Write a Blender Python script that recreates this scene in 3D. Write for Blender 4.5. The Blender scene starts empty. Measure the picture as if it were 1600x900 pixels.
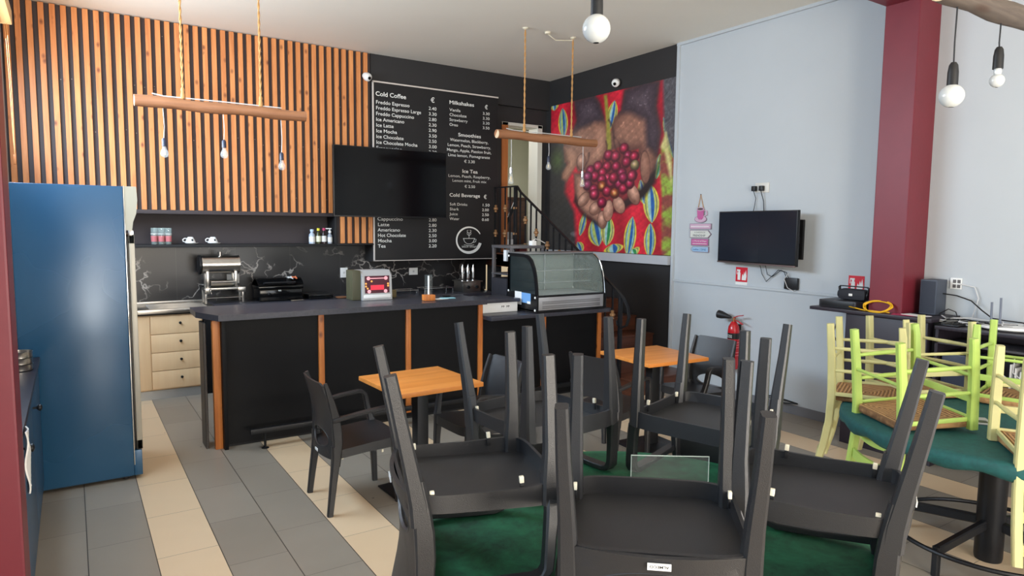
import bpy, bmesh, math, random
import numpy as np
from mathutils import Vector, Matrix, Euler

random.seed(7)
rng = np.random.default_rng(5)
S = bpy.context.scene
COL = S.collection

# ------------------------------------------------------------------ camera
CAM_M = Matrix([[0.836694, 0.041651, -0.546084, 0.0], [-0.547582, 0.081479, -0.832775, 0.0], [0.009809, 0.995804, 0.09098, 1.75], [0.0, 0.0, 0.0, 1.0]])
cd = bpy.data.cameras.new('camera'); cam = bpy.data.objects.new('camera', cd); COL.objects.link(cam)
cd.sensor_width = 36.0; cd.lens = 1050.43 / 1600 * 36.0; cd.clip_start = 0.05
cam.matrix_world = CAM_M
S.camera = cam

# ------------------------------------------------------------------ world, lights, exposure
w = bpy.data.worlds.new('world'); S.world = w; w.use_nodes = True
wn = w.node_tree.nodes; wl = w.node_tree.links
bg = wn['Background']
sky = wn.new('ShaderNodeTexSky'); sky.sky_type = 'NISHITA'; sky.sun_elevation = math.radians(48)
sky.sun_rotation = math.radians(20); sky.sun_disc = False
wl.new(sky.outputs[0], bg.inputs[0]); bg.inputs[1].default_value = 0.12
S.view_settings.view_transform = 'Standard'; S.view_settings.look = 'None'
S.view_settings.gamma = 1.0; S.view_settings.use_curve_mapping = False
S.view_settings.exposure = 0.12

def area(name, loc, rot, sx, sy, power, color, spread=180):
    l = bpy.data.lights.new(name, 'AREA'); l.shape = 'RECTANGLE'; l.size = sx; l.size_y = sy
    l.energy = power; l.color = color; l.spread = math.radians(spread)
    o = bpy.data.objects.new(name, l); COL.objects.link(o)
    o.location = loc; o.rotation_euler = rot
    return o
# daylight through the shop front behind the camera (three panes) and the high window in the left wall
area('daylight_front_left', (1.3, -2.55, 1.75), (math.radians(90), 0, 0), 1.5, 2.7, 105, (1.0, 0.87, 0.72))
area('daylight_front_middle', (3.05, -2.55, 1.75), (math.radians(90), 0, 0), 1.5, 2.7, 52, (0.94, 0.96, 1.0))
area('daylight_front_right', (4.75, -2.55, 1.75), (math.radians(90), 0, 0), 1.4, 2.7, 14, (0.80, 0.90, 1.0))
# upward fill lamps added at the same panes to brighten ceiling and room
area('upward_fill_left', (1.3, -2.56, 0.9), (math.radians(128), 0, 0), 1.5, 1.0, 120, (1.0, 0.91, 0.78), 150)
area('upward_fill_right', (3.0, -2.56, 0.9), (math.radians(135), 0, 0), 1.8, 1.0, 70, (1.0, 0.97, 0.92), 150)
area('side_fill', (-0.58, 1.0, 1.9), (0, math.radians(-80), 0), 2.2, 2.0, 22, (0.62, 0.80, 1.0))  # fill lamp at an unseen opening in the left wall near the camera
# long high window in the left wall: blue skylight falling in, warm light thrown up from outside
area('high_window_skylight', (-0.60, 5.4, 2.9), (0, math.radians(-55), 0), 0.9, 3.3, 215, (0.55, 0.77, 1.0))
area('high_window_ground_glow', (-0.62, 5.4, 2.7), (0, math.radians(-102), 0), 0.6, 3.3, 62, (1.0, 0.82, 0.60))
area('back_room_fill', (5.2, 9.6, 3.0), (math.radians(-60), 0, 0), 1.4, 1.2, 60, (1.0, 0.97, 0.90))  # added lamp inside the room beyond, brightens what shows through the doorway

# ------------------------------------------------------------------ materials
def lin(c):
    return tuple(((v/255)/12.92 if v/255 <= 0.04045 else ((v/255+0.055)/1.055)**2.4) for v in c) + (1.0,)
MATS = {}
def mat(name, rgb=(128,128,128), rough=0.5, metal=0.0, bump=0.0, bscale=200.0, var=0.0, vscale=6.0, spec=0.5, coat=0.0, trans=0.0, alpha=1.0, emit=None, estr=0.0, sheen=0.0, stretch=(1,1,1), ior=1.45):
    if name in MATS: return MATS[name]
    m = bpy.data.materials.new(name); m.use_nodes = True
    nt = m.node_tree; b = nt.nodes['Principled BSDF']
    b.inputs['Base Color'].default_value = lin(rgb)
    b.inputs['Roughness'].default_value = rough; b.inputs['Metallic'].default_value = metal
    b.inputs['Specular IOR Level'].default_value = spec; b.inputs['Coat Weight'].default_value = coat
    b.inputs['Transmission Weight'].default_value = trans; b.inputs['IOR'].default_value = ior
    b.inputs['Alpha'].default_value = alpha; b.inputs['Sheen Weight'].default_value = sheen
    if emit: b.inputs['Emission Color'].default_value = lin(emit); b.inputs['Emission Strength'].default_value = estr
    tc = nt.nodes.new('ShaderNodeTexCoord'); mp = nt.nodes.new('ShaderNodeMapping')
    mp.inputs['Scale'].default_value = stretch
    nt.links.new(tc.outputs['Object'], mp.inputs[0])
    if var > 0:
        n = nt.nodes.new('ShaderNodeTexNoise'); n.inputs['Scale'].default_value = vscale; n.inputs['Detail'].default_value = 5
        r = nt.nodes.new('ShaderNodeValToRGB'); a = r.color_ramp.elements
        base = np.array(lin(rgb)[:3])
        a[0].position = 0.3; a[1].position = 0.7
        a[0].color = tuple(base*(1-var)) + (1,); a[1].color = tuple(np.minimum(base*(1+var), 1)) + (1,)
        nt.links.new(mp.outputs[0], n.inputs['Vector']); nt.links.new(n.outputs['Fac'], r.inputs[0])
        nt.links.new(r.outputs[0], b.inputs['Base Color'])
    if bump > 0:
        n2 = nt.nodes.new('ShaderNodeTexNoise'); n2.inputs['Scale'].default_value = bscale; n2.inputs['Detail'].default_value = 3
        bp = nt.nodes.new('ShaderNodeBump'); bp.inputs['Strength'].default_value = bump; bp.inputs['Distance'].default_value = 0.004
        nt.links.new(mp.outputs[0], n2.inputs['Vector']); nt.links.new(n2.outputs['Fac'], bp.inputs['Height'])
        nt.links.new(bp.outputs[0], b.inputs['Normal'])
    MATS[name] = m
    return m

def N(nt, t, **kw):
    n = nt.nodes.new(t)
    for k, v in kw.items(): setattr(n, k, v)
    return n
def mth(nt, op, a, b=None, c=None):
    n = nt.nodes.new('ShaderNodeMath'); n.operation = op
    for i, v in enumerate((a, b, c)):
        if v is None: continue
        if isinstance(v, (int, float)): n.inputs[i].default_value = v
        else: nt.links.new(v, n.inputs[i])
    return n.outputs[0]
def mixc(nt, f, a, b):
    n = nt.nodes.new('ShaderNodeMix'); n.data_type = 'RGBA'
    if isinstance(f, (int, float)): n.inputs[0].default_value = f
    else: nt.links.new(f, n.inputs[0])
    for i, v in ((6, a), (7, b)):
        if isinstance(v, tuple): n.inputs[i].default_value = v
        else: nt.links.new(v, n.inputs[i])
    return n.outputs[2]
def newmat(name):
    m = bpy.data.materials.new(name); m.use_nodes = True; MATS[name] = m
    return m, m.node_tree, m.node_tree.nodes['Principled BSDF']

def wood_mat(name, c1, c2, knot, axis='Z', rough=0.5, knots=True, sc=1.0):
    m, nt, b = newmat(name)
    tc = N(nt, 'ShaderNodeTexCoord'); mp = N(nt, 'ShaderNodeMapping')
    s = {'Z': (14, 14, 0.9), 'X': (0.9, 14, 14), 'Y': (14, 0.9, 14)}[axis]
    mp.inputs['Scale'].default_value = tuple(v*sc for v in s)
    nt.links.new(tc.outputs['Object'], mp.inputs[0])
    n = N(nt, 'ShaderNodeTexNoise'); n.inputs['Scale'].default_value = 1.6; n.inputs['Detail'].default_value = 6; n.inputs['Roughness'].default_value = 0.6
    n.inputs['Distortion'].default_value = 0.6
    nt.links.new(mp.outputs[0], n.inputs['Vector'])
    r = N(nt, 'ShaderNodeValToRGB'); r.color_ramp.elements[0].position = 0.3; r.color_ramp.elements[1].position = 0.72
    r.color_ramp.elements[0].color = lin(c1); r.color_ramp.elements[1].color = lin(c2)
    nt.links.new(n.outputs['Fac'], r.inputs[0])
    out = r.outputs[0]
    if knots:
        mp2 = N(nt, 'ShaderNodeMapping'); s2 = {'Z': (14, 14, 8.5), 'X': (3.2, 11, 11), 'Y': (11, 3.2, 11)}[axis]
        mp2.inputs['Scale'].default_value = s2
        nt.links.new(tc.outputs['Object'], mp2.inputs[0])
        v = N(nt, 'ShaderNodeTexVoronoi'); v.inputs['Scale'].default_value = 1.0
        nt.links.new(mp2.outputs[0], v.inputs['Vector'])
        sel = N(nt, 'ShaderNodeSeparateColor'); nt.links.new(v.outputs['Color'], sel.inputs[0])
        k = mth(nt, 'MULTIPLY', mth(nt, 'LESS_THAN', v.outputs['Distance'], 0.17), mth(nt, 'GREATER_THAN', sel.outputs[0], 0.35))
        soft = N(nt, 'ShaderNodeMapRange'); soft.inputs[1].default_value = 0.08; soft.inputs[2].default_value = 0.30; soft.inputs[3].default_value = 0.85; soft.inputs[4].default_value = 0.0
        nt.links.new(v.outputs['Distance'], soft.inputs[0])
        kk = mth(nt, 'MULTIPLY', soft.outputs[0], mth(nt, 'GREATER_THAN', sel.outputs[0], 0.66))
        out = mixc(nt, kk, out, lin(knot))
    nt.links.new(out, b.inputs['Base Color']); b.inputs['Roughness'].default_value = rough
    bp = N(nt, 'ShaderNodeBump'); bp.inputs['Strength'].default_value = 0.15; bp.inputs['Distance'].default_value = 0.003
    nt.links.new(n.outputs['Fac'], bp.inputs['Height']); nt.links.new(bp.outputs[0], b.inputs['Normal'])
    return m

M_slat = wood_mat('pine_slat', (188,112,60), (222,150,90), (108,52,28), 'Z', 0.48)
M_post = wood_mat('orange_post_wood', (176,96,40), (214,132,62), (90,40,18), 'Z', 0.45)
M_top = wood_mat('orange_table_wood', (204,124,52), (228,150,74), (150,84,36), 'X', 0.38, knots=False, sc=0.8)
M_log = wood_mat('round_log_wood', (132,86,56), (170,118,82), (96,52,30), 'X', 0.6)
M_loggrey = wood_mat('weathered_log_wood', (72,62,56), (106,94,84), (70,50,40), 'X', 0.7)
M_cab = wood_mat('pale_cabinet_laminate', (242,206,160), (247,215,172), (200,160,120), 'Z', 0.5, knots=False)
M_brown = wood_mat('brown_stair_tile', (70,40,28), (104,60,42), (70,40,30), 'X', 0.35, knots=False)
M_frame = wood_mat('door_frame_wood', (168,98,48), (190,118,62), (110,60,30), 'Z', 0.5, knots=False)

M_white = mat('white_wall_paint', (184,190,195), 0.6, bump=0.05, bscale=60, var=0.02, vscale=1.5)
M_ceil = mat('ceiling_paint', (230,226,216), 0.8, var=0.02, vscale=1.0)
M_red = mat('dark_red_paint', (112,35,47), 0.45, bump=0.12, bscale=25, var=0.05, vscale=5)
M_blackwall = mat('black_wall_paint', (42,41,42), 0.55, bump=0.05, bscale=80)
M_blackpan = mat('black_counter_panel', (17,17,19), 0.5, var=0.08, vscale=3, spec=0.22)
M_blackmat = mat('matt_black', (26,26,28), 0.6)
M_darkrec = mat('dark_recess_paint', (62,54,56), 0.6)
M_barTop = mat('dark_granite_worktop', (58,58,66), 0.28, var=0.15, vscale=60)
M_steel = mat('brushed_steel', (190,186,180), 0.28, 1.0, var=0.05, vscale=30, stretch=(1,8,8))
M_chrome = mat('chrome', (215,215,215), 0.1, 1.0)
M_plastic = mat('charcoal_chair_plastic', (37,37,39), 0.36, bump=0.25, bscale=500, spec=0.65)
M_cap = mat('ivory_plastic', (225,218,196), 0.5)
M_iron = mat('black_iron', (28,29,32), 0.4, 0.3)
M_brass = mat('antique_brass', (150,112,76), 0.5, 0.3)
M_screen = mat('tv_screen_glass', (7,7,9), 0.12, spec=0.28)
M_tvb = mat('tv_bezel', (22,22,24), 0.4)
M_whitep = mat('white_plastic', (232,232,230), 0.4)
M_signw = mat('print_white', (228,228,226), 0.6)
M_rope = mat('jute_rope', (186,140,88), 0.9, bump=0.6, bscale=400)
M_cable = mat('black_cable', (24,24,26), 0.5)
M_cablew = mat('pale_cable', (200,200,200), 0.5)
M_socket = mat('dark_blue_socket', (52,56,72), 0.35)
M_milk = mat('frosted_bulb_glass', (196,199,198), 0.18, spec=0.6)
M_clear = mat('clear_glass', (250,250,250), 0.03, trans=1.0, ior=1.3)
M_acr = mat('clear_acrylic', (236,244,240), 0.05, alpha=0.02, spec=0.6)
M_fil = mat('amber_filament', (235,210,150), 0.3, emit=(240,215,160), estr=0.15)
M_lime = mat('lime_chair_paint', (172,198,100), 0.45, bump=0.1, bscale=60, var=0.05, vscale=9)
M_cream = mat('cream_chair_paint', (196,190,134), 0.45, bump=0.1, bscale=60, var=0.05, vscale=9)
M_extred = mat('extinguisher_red', (190,24,34), 0.25, coat=0.3)
M_signred = mat('sign_red', (206,24,46), 0.5)
M_grey = mat('grey_skirting', (112,112,116), 0.45, var=0.05, vscale=4)
M_ledge = mat('grey_ledge_metal', (176,178,184), 0.45)
M_yel = mat('yellow_cable', (228,176,32), 0.45)
M_bluecab = mat('blue_cabinet_paint', (40,74,104), 0.4, var=0.06, vscale=3)
M_blackdesk = mat('dark_desk_laminate', (44,38,46), 0.4)
M_glassdk = mat('cold_case_glass', (200,220,216), 0.04, alpha=0.13, spec=0.6)

# floor: 30 cm columns of 58 cm tiles, every third column cream, the others grey
def floor_mat():
    m, nt, b = newmat('striped_floor_tile')
    tc = N(nt, 'ShaderNodeTexCoord'); sp = N(nt, 'ShaderNodeSeparateXYZ'); nt.links.new(tc.outputs['Object'], sp.inputs[0])
    X, Y = sp.outputs[0], sp.outputs[1]
    fx = mth(nt, 'DIVIDE', mth(nt, 'SUBTRACT', X, 0.307), 0.3013)
    col = mth(nt, 'FLOOR', fx); fr = mth(nt, 'FRACT', fx)
    three = mth(nt, 'FRACT', mth(nt, 'ADD', mth(nt, 'DIVIDE', col, 3.0), 0.01))
    cream = mth(nt, 'LESS_THAN', three, 0.3)
    two = mth(nt, 'FRACT', mth(nt, 'ADD', mth(nt, 'DIVIDE', col, 2.0), 0.01))
    odd = mth(nt, 'GREATER_THAN', two, 0.4)
    off = mth(nt, 'SUBTRACT', 0.345, mth(nt, 'MULTIPLY', odd, 0.27))
    fy = mth(nt, 'DIVIDE', mth(nt, 'SUBTRACT', Y, off), 0.58)
    row = mth(nt, 'FLOOR', fy); fry = mth(nt, 'FRACT', fy)
    ex = mth(nt, 'MULTIPLY', mth(nt, 'MINIMUM', fr, mth(nt, 'SUBTRACT', 1.0, fr)), 0.3013)
    ey = mth(nt, 'MULTIPLY', mth(nt, 'MINIMUM', fry, mth(nt, 'SUBTRACT', 1.0, fry)), 0.58)
    jx = mth(nt, 'LESS_THAN', ex, 0.0022); jy = mth(nt, 'LESS_THAN', ey, 0.0016)
    j = mth(nt, 'MAXIMUM', jx, mth(nt, 'MULTIPLY', jy, 0.75))
    cv = N(nt, 'ShaderNodeCombineXYZ'); nt.links.new(col, cv.inputs[0]); nt.links.new(row, cv.inputs[1])
    wnz = N(nt, 'ShaderNodeTexWhiteNoise'); nt.links.new(cv.outputs[0], wnz.inputs['Vector'])
    n1 = N(nt, 'ShaderNodeTexNoise'); n1.inputs['Scale'].default_value = 5; n1.inputs['Detail'].default_value = 6; nt.links.new(tc.outputs['Object'], n1.inputs['Vector'])
    v = mth(nt, 'ADD', mth(nt, 'MULTIPLY', wnz.outputs[0], 0.45), mth(nt, 'MULTIPLY', n1.outputs[0], 0.55))
    g = mixc(nt, v, lin((134,125,112)), lin((156,147,134)))
    c = mixc(nt, v, lin((214,186,150)), lin((228,202,168)))
    base = mixc(nt, cream, g, c)
    base = mixc(nt, j, base, lin((52,46,42)))
    # dark specks trodden into the tiles
    vo = N(nt, 'ShaderNodeTexVoronoi'); vo.inputs['Scale'].default_value = 4.2; nt.links.new(tc.outputs['Object'], vo.inputs['Vector'])
    n3 = N(nt, 'ShaderNodeTexNoise'); n3.inputs['Scale'].default_value = 1.1; nt.links.new(tc.outputs['Object'], n3.inputs['Vector'])
    sp2 = N(nt, 'ShaderNodeSeparateColor'); nt.links.new(vo.outputs['Color'], sp2.inputs[0])
    spk = mth(nt, 'MULTIPLY', mth(nt, 'LESS_THAN', vo.outputs['Distance'], 0.032), mth(nt, 'GREATER_THAN', sp2.outputs[1], 0.55))
    base = mixc(nt, spk, base, lin((70,58,48)))
    nt.links.new(base, b.inputs['Base Color'])
    b.inputs['Roughness'].default_value = 0.34
    rr = N(nt, 'ShaderNodeMapRange'); rr.inputs[3].default_value = 0.26; rr.inputs[4].default_value = 0.42; nt.links.new(n1.outputs[0], rr.inputs[0])
    nt.links.new(rr.outputs[0], b.inputs['Roughness'])
    bp = N(nt, 'ShaderNodeBump'); bp.inputs['Strength'].default_value = 0.4; bp.inputs['Distance'].default_value = 0.002; bp.invert = True
    nt.links.new(j, bp.inputs['Height']); nt.links.new(bp.outputs[0], b.inputs['Normal'])
    return m
M_floor = floor_mat()

def marble_mat():
    m, nt, b = newmat('black_veined_marble')
    tc = N(nt, 'ShaderNodeTexCoord')
    n = N(nt, 'ShaderNodeTexNoise'); n.inputs['Scale'].default_value = 3.5; n.inputs['Detail'].default_value = 6
    nt.links.new(tc.outputs['Object'], n.inputs['Vector'])
    ad = N(nt, 'ShaderNodeMixRGB'); ad.blend_type = 'ADD'; ad.inputs[0].default_value = 0.55
    nt.links.new(tc.outputs['Object'], ad.inputs[1]); nt.links.new(n.outputs['Color'], ad.inputs[2])
    v = N(nt, 'ShaderNodeTexVoronoi'); v.feature = 'DISTANCE_TO_EDGE'; v.inputs['Scale'].default_value = 2.9
    nt.links.new(ad.outputs[0], v.inputs['Vector'])
    vein = N(nt, 'ShaderNodeMapRange'); vein.inputs[1].default_value = 0.0; vein.inputs[2].default_value = 0.03; vein.inputs[3].default_value = 1.0; vein.inputs[4].default_value = 0.0
    nt.links.new(v.outputs['Distance'], vein.inputs[0])
    n2 = N(nt, 'ShaderNodeTexNoise'); n2.inputs['Scale'].default_value = 2.6; n2.inputs['Detail'].default_value = 3; nt.links.new(tc.outputs['Object'], n2.inputs['Vector'])
    msk = N(nt, 'ShaderNodeMapRange'); msk.inputs[1].default_value = 0.47; msk.inputs[2].default_value = 0.62; nt.links.new(n2.outputs[0], msk.inputs[0])
    f = mth(nt, 'MULTIPLY', vein.outputs[0], msk.outputs[0])
    base = mixc(nt, mth(nt, 'MULTIPLY', f, 0.75), lin((34,32,33)), lin((196,188,180)))
    sp = N(nt, 'ShaderNodeSeparateXYZ'); nt.links.new(tc.outputs['Object'], sp.inputs[0])
    fx = mth(nt, 'FRACT', mth(nt, 'DIVIDE', mth(nt, 'SUBTRACT', sp.outputs[0], 0.33), 0.60))
    jj = mth(nt, 'LESS_THAN', fx, 0.006)
    base = mixc(nt, mth(nt, 'MULTIPLY', jj, 0.35), base, lin((96,92,90)))
    nt.links.new(base, b.inputs['Base Color']); b.inputs['Roughness'].default_value = 0.3
    return m
M_marble = marble_mat()

def fabric_mat(name, c1, c2, sheen=0.8, s1=7, bmp=0.25):
    m, nt, b = newmat(name)
    tc = N(nt, 'ShaderNodeTexCoord')
    n = N(nt, 'ShaderNodeTexNoise'); n.inputs['Scale'].default_value = s1; n.inputs['Detail'].default_value = 9; n.inputs['Roughness'].default_value = 0.7; n.inputs['Distortion'].default_value = 0.4
    nt.links.new(tc.outputs['Object'], n.inputs['Vector'])
    r = N(nt, 'ShaderNodeValToRGB'); r.color_ramp.elements[0].position = 0.32; r.color_ramp.elements[1].position = 0.72
    r.color_ramp.elements[0].color = lin(c1); r.color_ramp.elements[1].color = lin(c2)
    nt.links.new(n.outputs[0], r.inputs[0]); nt.links.new(r.outputs[0], b.inputs['Base Color'])
    b.inputs['Roughness'].default_value = 0.75; b.inputs['Sheen Weight'].default_value = sheen; b.inputs['Sheen Roughness'].default_value = 0.35
    b.inputs['Sheen Tint'].default_value = lin(c2)
    bp = N(nt, 'ShaderNodeBump'); bp.inputs['Strength'].default_value = bmp; bp.inputs['Distance'].default_value = 0.006
    nt.links.new(n.outputs[0], bp.inputs['Height']); nt.links.new(bp.outputs[0], b.inputs['Normal'])
    return m
M_velvet = fabric_mat('dark_green_velvet', (9,46,30), (32,112,74), 0.9, 9)
M_teal = fabric_mat('teal_felt', (6,62,64), (12,86,84), 0.15, 30, 0.1)

def rush_mat():
    m, nt, b = newmat('woven_rush')
    tc = N(nt, 'ShaderNodeTexCoord'); sp = N(nt, 'ShaderNodeSeparateXYZ'); nt.links.new(tc.outputs['Object'], sp.inputs[0])
    ax = mth(nt, 'ABSOLUTE', mth(nt, 'SUBTRACT', sp.outputs[0], 0.19)); ay = mth(nt, 'ABSOLUTE', sp.outputs[1])
    sel = mth(nt, 'GREATER_THAN', ax, ay)
    # cords run across the triangle they belong to
    coord = mth(nt, 'ADD', mth(nt, 'MULTIPLY', sel, ax), mth(nt, 'MULTIPLY', mth(nt, 'SUBTRACT', 1.0, sel), ay))
    n = N(nt, 'ShaderNodeTexNoise'); n.inputs['Scale'].default_value = 30; nt.links.new(tc.outputs['Object'], n.inputs['Vector'])
    s = mth(nt, 'SINE', mth(nt, 'MULTIPLY', mth(nt, 'ADD', coord, mth(nt, 'MULTIPLY', n.outputs[0], 0.008)), 330.0))
    h = mth(nt, 'ADD', mth(nt, 'MULTIPLY', s, 0.5), 0.5)
    f = mth(nt, 'ADD', mth(nt, 'MULTIPLY', h, 0.7), mth(nt, 'MULTIPLY', n.outputs[0], 0.3))
    nt.links.new(mixc(nt, f, lin((84,52,28)), lin((206,158,104))), b.inputs['Base Color'])
    b.inputs['Roughness'].default_value = 0.85
    bp = N(nt, 'ShaderNodeBump'); bp.inputs['Strength'].default_value = 0.9; bp.inputs['Distance'].default_value = 0.008
    nt.links.new(h, bp.inputs['Height']); nt.links.new(bp.outputs[0], b.inputs['Normal'])
    return m
M_rush = rush_mat()

def fridge_mat():
    m, nt, b = newmat('blue_enamel')
    tc = N(nt, 'ShaderNodeTexCoord')
    n = N(nt, 'ShaderNodeTexNoise'); n.inputs['Scale'].default_value = 1.6; n.inputs['Detail'].default_value = 2; n.inputs['Roughness'].default_value = 0.4
    nt.links.new(tc.outputs['Object'], n.inputs['Vector'])
    r = N(nt, 'ShaderNodeValToRGB'); r.color_ramp.elements[0].color = lin((30,72,104)); r.color_ramp.elements[1].color = lin((40,86,120))
    nt.links.new(n.outputs[0], r.inputs[0]); nt.links.new(r.outputs[0], b.inputs['Base Color'])
    rr = N(nt, 'ShaderNodeMapRange'); rr.inputs[1].default_value = 0.3; rr.inputs[2].default_value = 0.7; rr.inputs[3].default_value = 0.2; rr.inputs[4].default_value = 0.34
    nt.links.new(n.outputs[0], rr.inputs[0]); nt.links.new(rr.outputs[0], b.inputs['Roughness'])
    b.inputs['Specular IOR Level'].default_value = 0.5; b.inputs['Metallic'].default_value = 0.1
    bp = N(nt, 'ShaderNodeBump'); bp.inputs['Strength'].default_value = 0.25; bp.inputs['Distance'].default_value = 0.02
    n2 = N(nt, 'ShaderNodeTexNoise'); n2.inputs['Scale'].default_value = 1.6; nt.links.new(tc.outputs['Object'], n2.inputs['Vector'])
    nt.links.new(n2.outputs[0], bp.inputs['Height']); nt.links.new(bp.outputs[0], b.inputs['Normal'])
    return m
M_fridge = fridge_mat()

# ------------------------------------------------------------------ geometry helpers
class MB:
    def __init__(s): s.bm = bmesh.new()
    def box(s, x0, x1, y0, y1, z0, z1, bev=0.0):
        r = bmesh.ops.create_cube(s.bm, size=1.0)
        for v in r['verts']:
            v.co = Vector(((x0+x1)/2 + v.co.x*(x1-x0), (y0+y1)/2 + v.co.y*(y1-y0), (z0+z1)/2 + v.co.z*(z1-z0)))
        if bev > 0:
            es = list({e for v in r['verts'] for e in v.link_edges})
            bmesh.ops.bevel(s.bm, geom=es, offset=bev, segments=2, affect='EDGES', profile=0.6)
        return s
    def ring(s, pts): return [s.bm.verts.new(p) for p in pts]
    def loft(s, rings, caps=True, closed=False):
        vr = [s.ring(r) for r in rings]; n = len(vr[0])
        for a, b in zip(vr, vr[1:] + ([vr[0]] if closed else [])):
            for i in range(n):
                try: s.bm.faces.new((a[i], a[(i+1) % n], b[(i+1) % n], b[i]))
                except ValueError: pass
        if caps and not closed:
            s.bm.faces.new(list(reversed(vr[0]))); s.bm.faces.new(vr[-1])
        return s
    def lathe(s, prof, c=(0,0,0), seg=20, axis='Z', caps=True):
        rings = []
        for r, z in prof:
            r = max(r, 1e-4); ring = []
            for i in range(seg):
                a = 2*math.pi*i/seg; u, v = r*math.cos(a), r*math.sin(a)
                p = {'Z': (u, v, z), 'X': (z, u, v), 'Y': (v, z, u)}[axis]
                ring.append((c[0]+p[0], c[1]+p[1], c[2]+p[2]))
            rings.append(ring)
        return s.loft(rings, caps)
    def tube(s, pts, r, seg=8, closed=False):
        pts = [Vector(p) for p in pts]; n = len(pts); rings = []
        rad = r if isinstance(r, (list, tuple)) else [r]*n
        prev = None
        for i, p in enumerate(pts):
            if closed: t = pts[(i+1) % n] - pts[i-1]
            else: t = pts[min(i+1, n-1)] - pts[max(i-1, 0)]
            t.normalize()
            if prev is None:
                up = Vector((0,0,1)) if abs(t.z) < 0.9 else Vector((1,0,0))
                a = t.cross(up).normalized()
            else:
                a = (prev - t*prev.dot(t)).normalized()
            prev = a; b = t.cross(a)
            rings.append([p + a*(rad[i]*math.cos(2*math.pi*k/seg)) + b*(rad[i]*math.sin(2*math.pi*k/seg)) for k in range(seg)])
        return s.loft(rings, True, closed)
    def sweep(s, pts, ws, hs, side=(0,1,0)):
        """rectangular section with rounded corners: width along side, height across it"""
        pts = [Vector(p) for p in pts]; side = Vector(side); n = len(pts); rings = []
        for i, p in enumerate(pts):
            t = (pts[min(i+1, n-1)] - pts[max(i-1, 0)]).normalized()
            a = (side - t*side.dot(t)).normalized(); b = t.cross(a)
            w = (ws[i] if isinstance(ws, (list, tuple)) else ws)/2; h = (hs[i] if isinstance(hs, (list, tuple)) else hs)/2
            c = min(w, h)*0.35; q = []
            for u, v in ((w, h-c), (w-c, h), (-w+c, h), (-w, h-c), (-w, -h+c), (-w+c, -h), (w-c, -h), (w, -h+c)):
                q.append(p + a*u + b*v)
            rings.append(q)
        return s.loft(rings)
    def prism(s, poly, d0, d1, axis='Z'):
        def P(u, v, d): return {'Z': (u, v, d), 'X': (d, u, v), 'Y': (u, d, v)}[axis]
        return s.loft([[P(u, v, d0) for u, v in poly], [P(u, v, d1) for u, v in poly]])
    def grid(s, f, nu, nv, thick=None, closed=False):
        """f(u,v)->point, a surface; thick = offset function giving a second skin"""
        V = [[s.bm.verts.new(f(i/nu, j/nv)) for j in range(nv+1)] for i in range(nu+1)]
        for i in range(nu):
            for j in range(nv): s.bm.faces.new((V[i][j], V[i+1][j], V[i+1][j+1], V[i][j+1]))
        if thick:
            W = [[s.bm.verts.new(Vector(f(i/nu, j/nv)) + Vector(thick)) for j in range(nv+1)] for i in range(nu+1)]
            for i in range(nu):
                for j in range(nv): s.bm.faces.new((W[i][j], W[i][j+1], W[i+1][j+1], W[i+1][j]))
            for i in range(nu):
                s.bm.faces.new((V[i][0], W[i][0], W[i+1][0], V[i+1][0])); s.bm.faces.new((V[i][nv], V[i+1][nv], W[i+1][nv], W[i][nv]))
            for j in range(nv):
                s.bm.faces.new((V[0][j], V[0][j+1], W[0][j+1], W[0][j])); s.bm.faces.new((V[nu][j], W[nu][j], W[nu][j+1], V[nu][j+1]))
        return s
    def transform(s, M):
        bmesh.ops.transform(s.bm, matrix=M, verts=s.bm.verts); return s
    def build(s, name, material, parent=None, smooth=True, auto=35):
        bmesh.ops.recalc_face_normals(s.bm, faces=s.bm.faces)
        off = WO.get(parent.name, Vector((0,0,0))) if parent else Vector((0,0,0))
        if off.length > 0: bmesh.ops.translate(s.bm, vec=-off, verts=s.bm.verts)
        me = bpy.data.meshes.new(name); s.bm.to_mesh(me); s.bm.free()
        if smooth:
            for p in me.polygons: p.use_smooth = True
            me.set_sharp_from_angle(angle=math.radians(auto))
        ms = material if isinstance(material, (list, tuple)) else [material]
        for q in ms: me.materials.append(q)
        o = bpy.data.objects.new(name, me); COL.objects.link(o)
        if parent: o.parent = parent; WO[o.name] = off.copy()
        else: WO[o.name] = Vector((0,0,0))
        return o
WO = {}
def thing(name, label, cat, loc=(0,0,0), group=None):
    o = bpy.data.objects.new(name, None); COL.objects.link(o); o.empty_display_size = 0.05
    o.location = loc; o['label'] = label; o['category'] = cat
    if group: o['group'] = group
    WO[o.name] = Vector(loc)
    return o
def local(name, label, cat, group=None):      # parts are given in the thing's own coordinates; it is posed afterwards
    o = thing(name, label, cat, (0,0,0), group); return o
def tag(o, label, cat, group=None, rebase=None):
    o['label'] = label; o['category'] = cat
    if group: o['group'] = group
    return o
def struct(name, mb, m, smooth=False):
    o = mb.build(name, m, None, smooth); o['kind'] = 'structure'; return o
def tree_copy(root, label):
    r = root.copy(); COL.objects.link(r); r['label'] = label
    for ch in root.children:
        c = ch.copy(); COL.objects.link(c); c.parent = r
        for g in ch.children:
            d = g.copy(); COL.objects.link(d); d.parent = c
    return r
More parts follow.
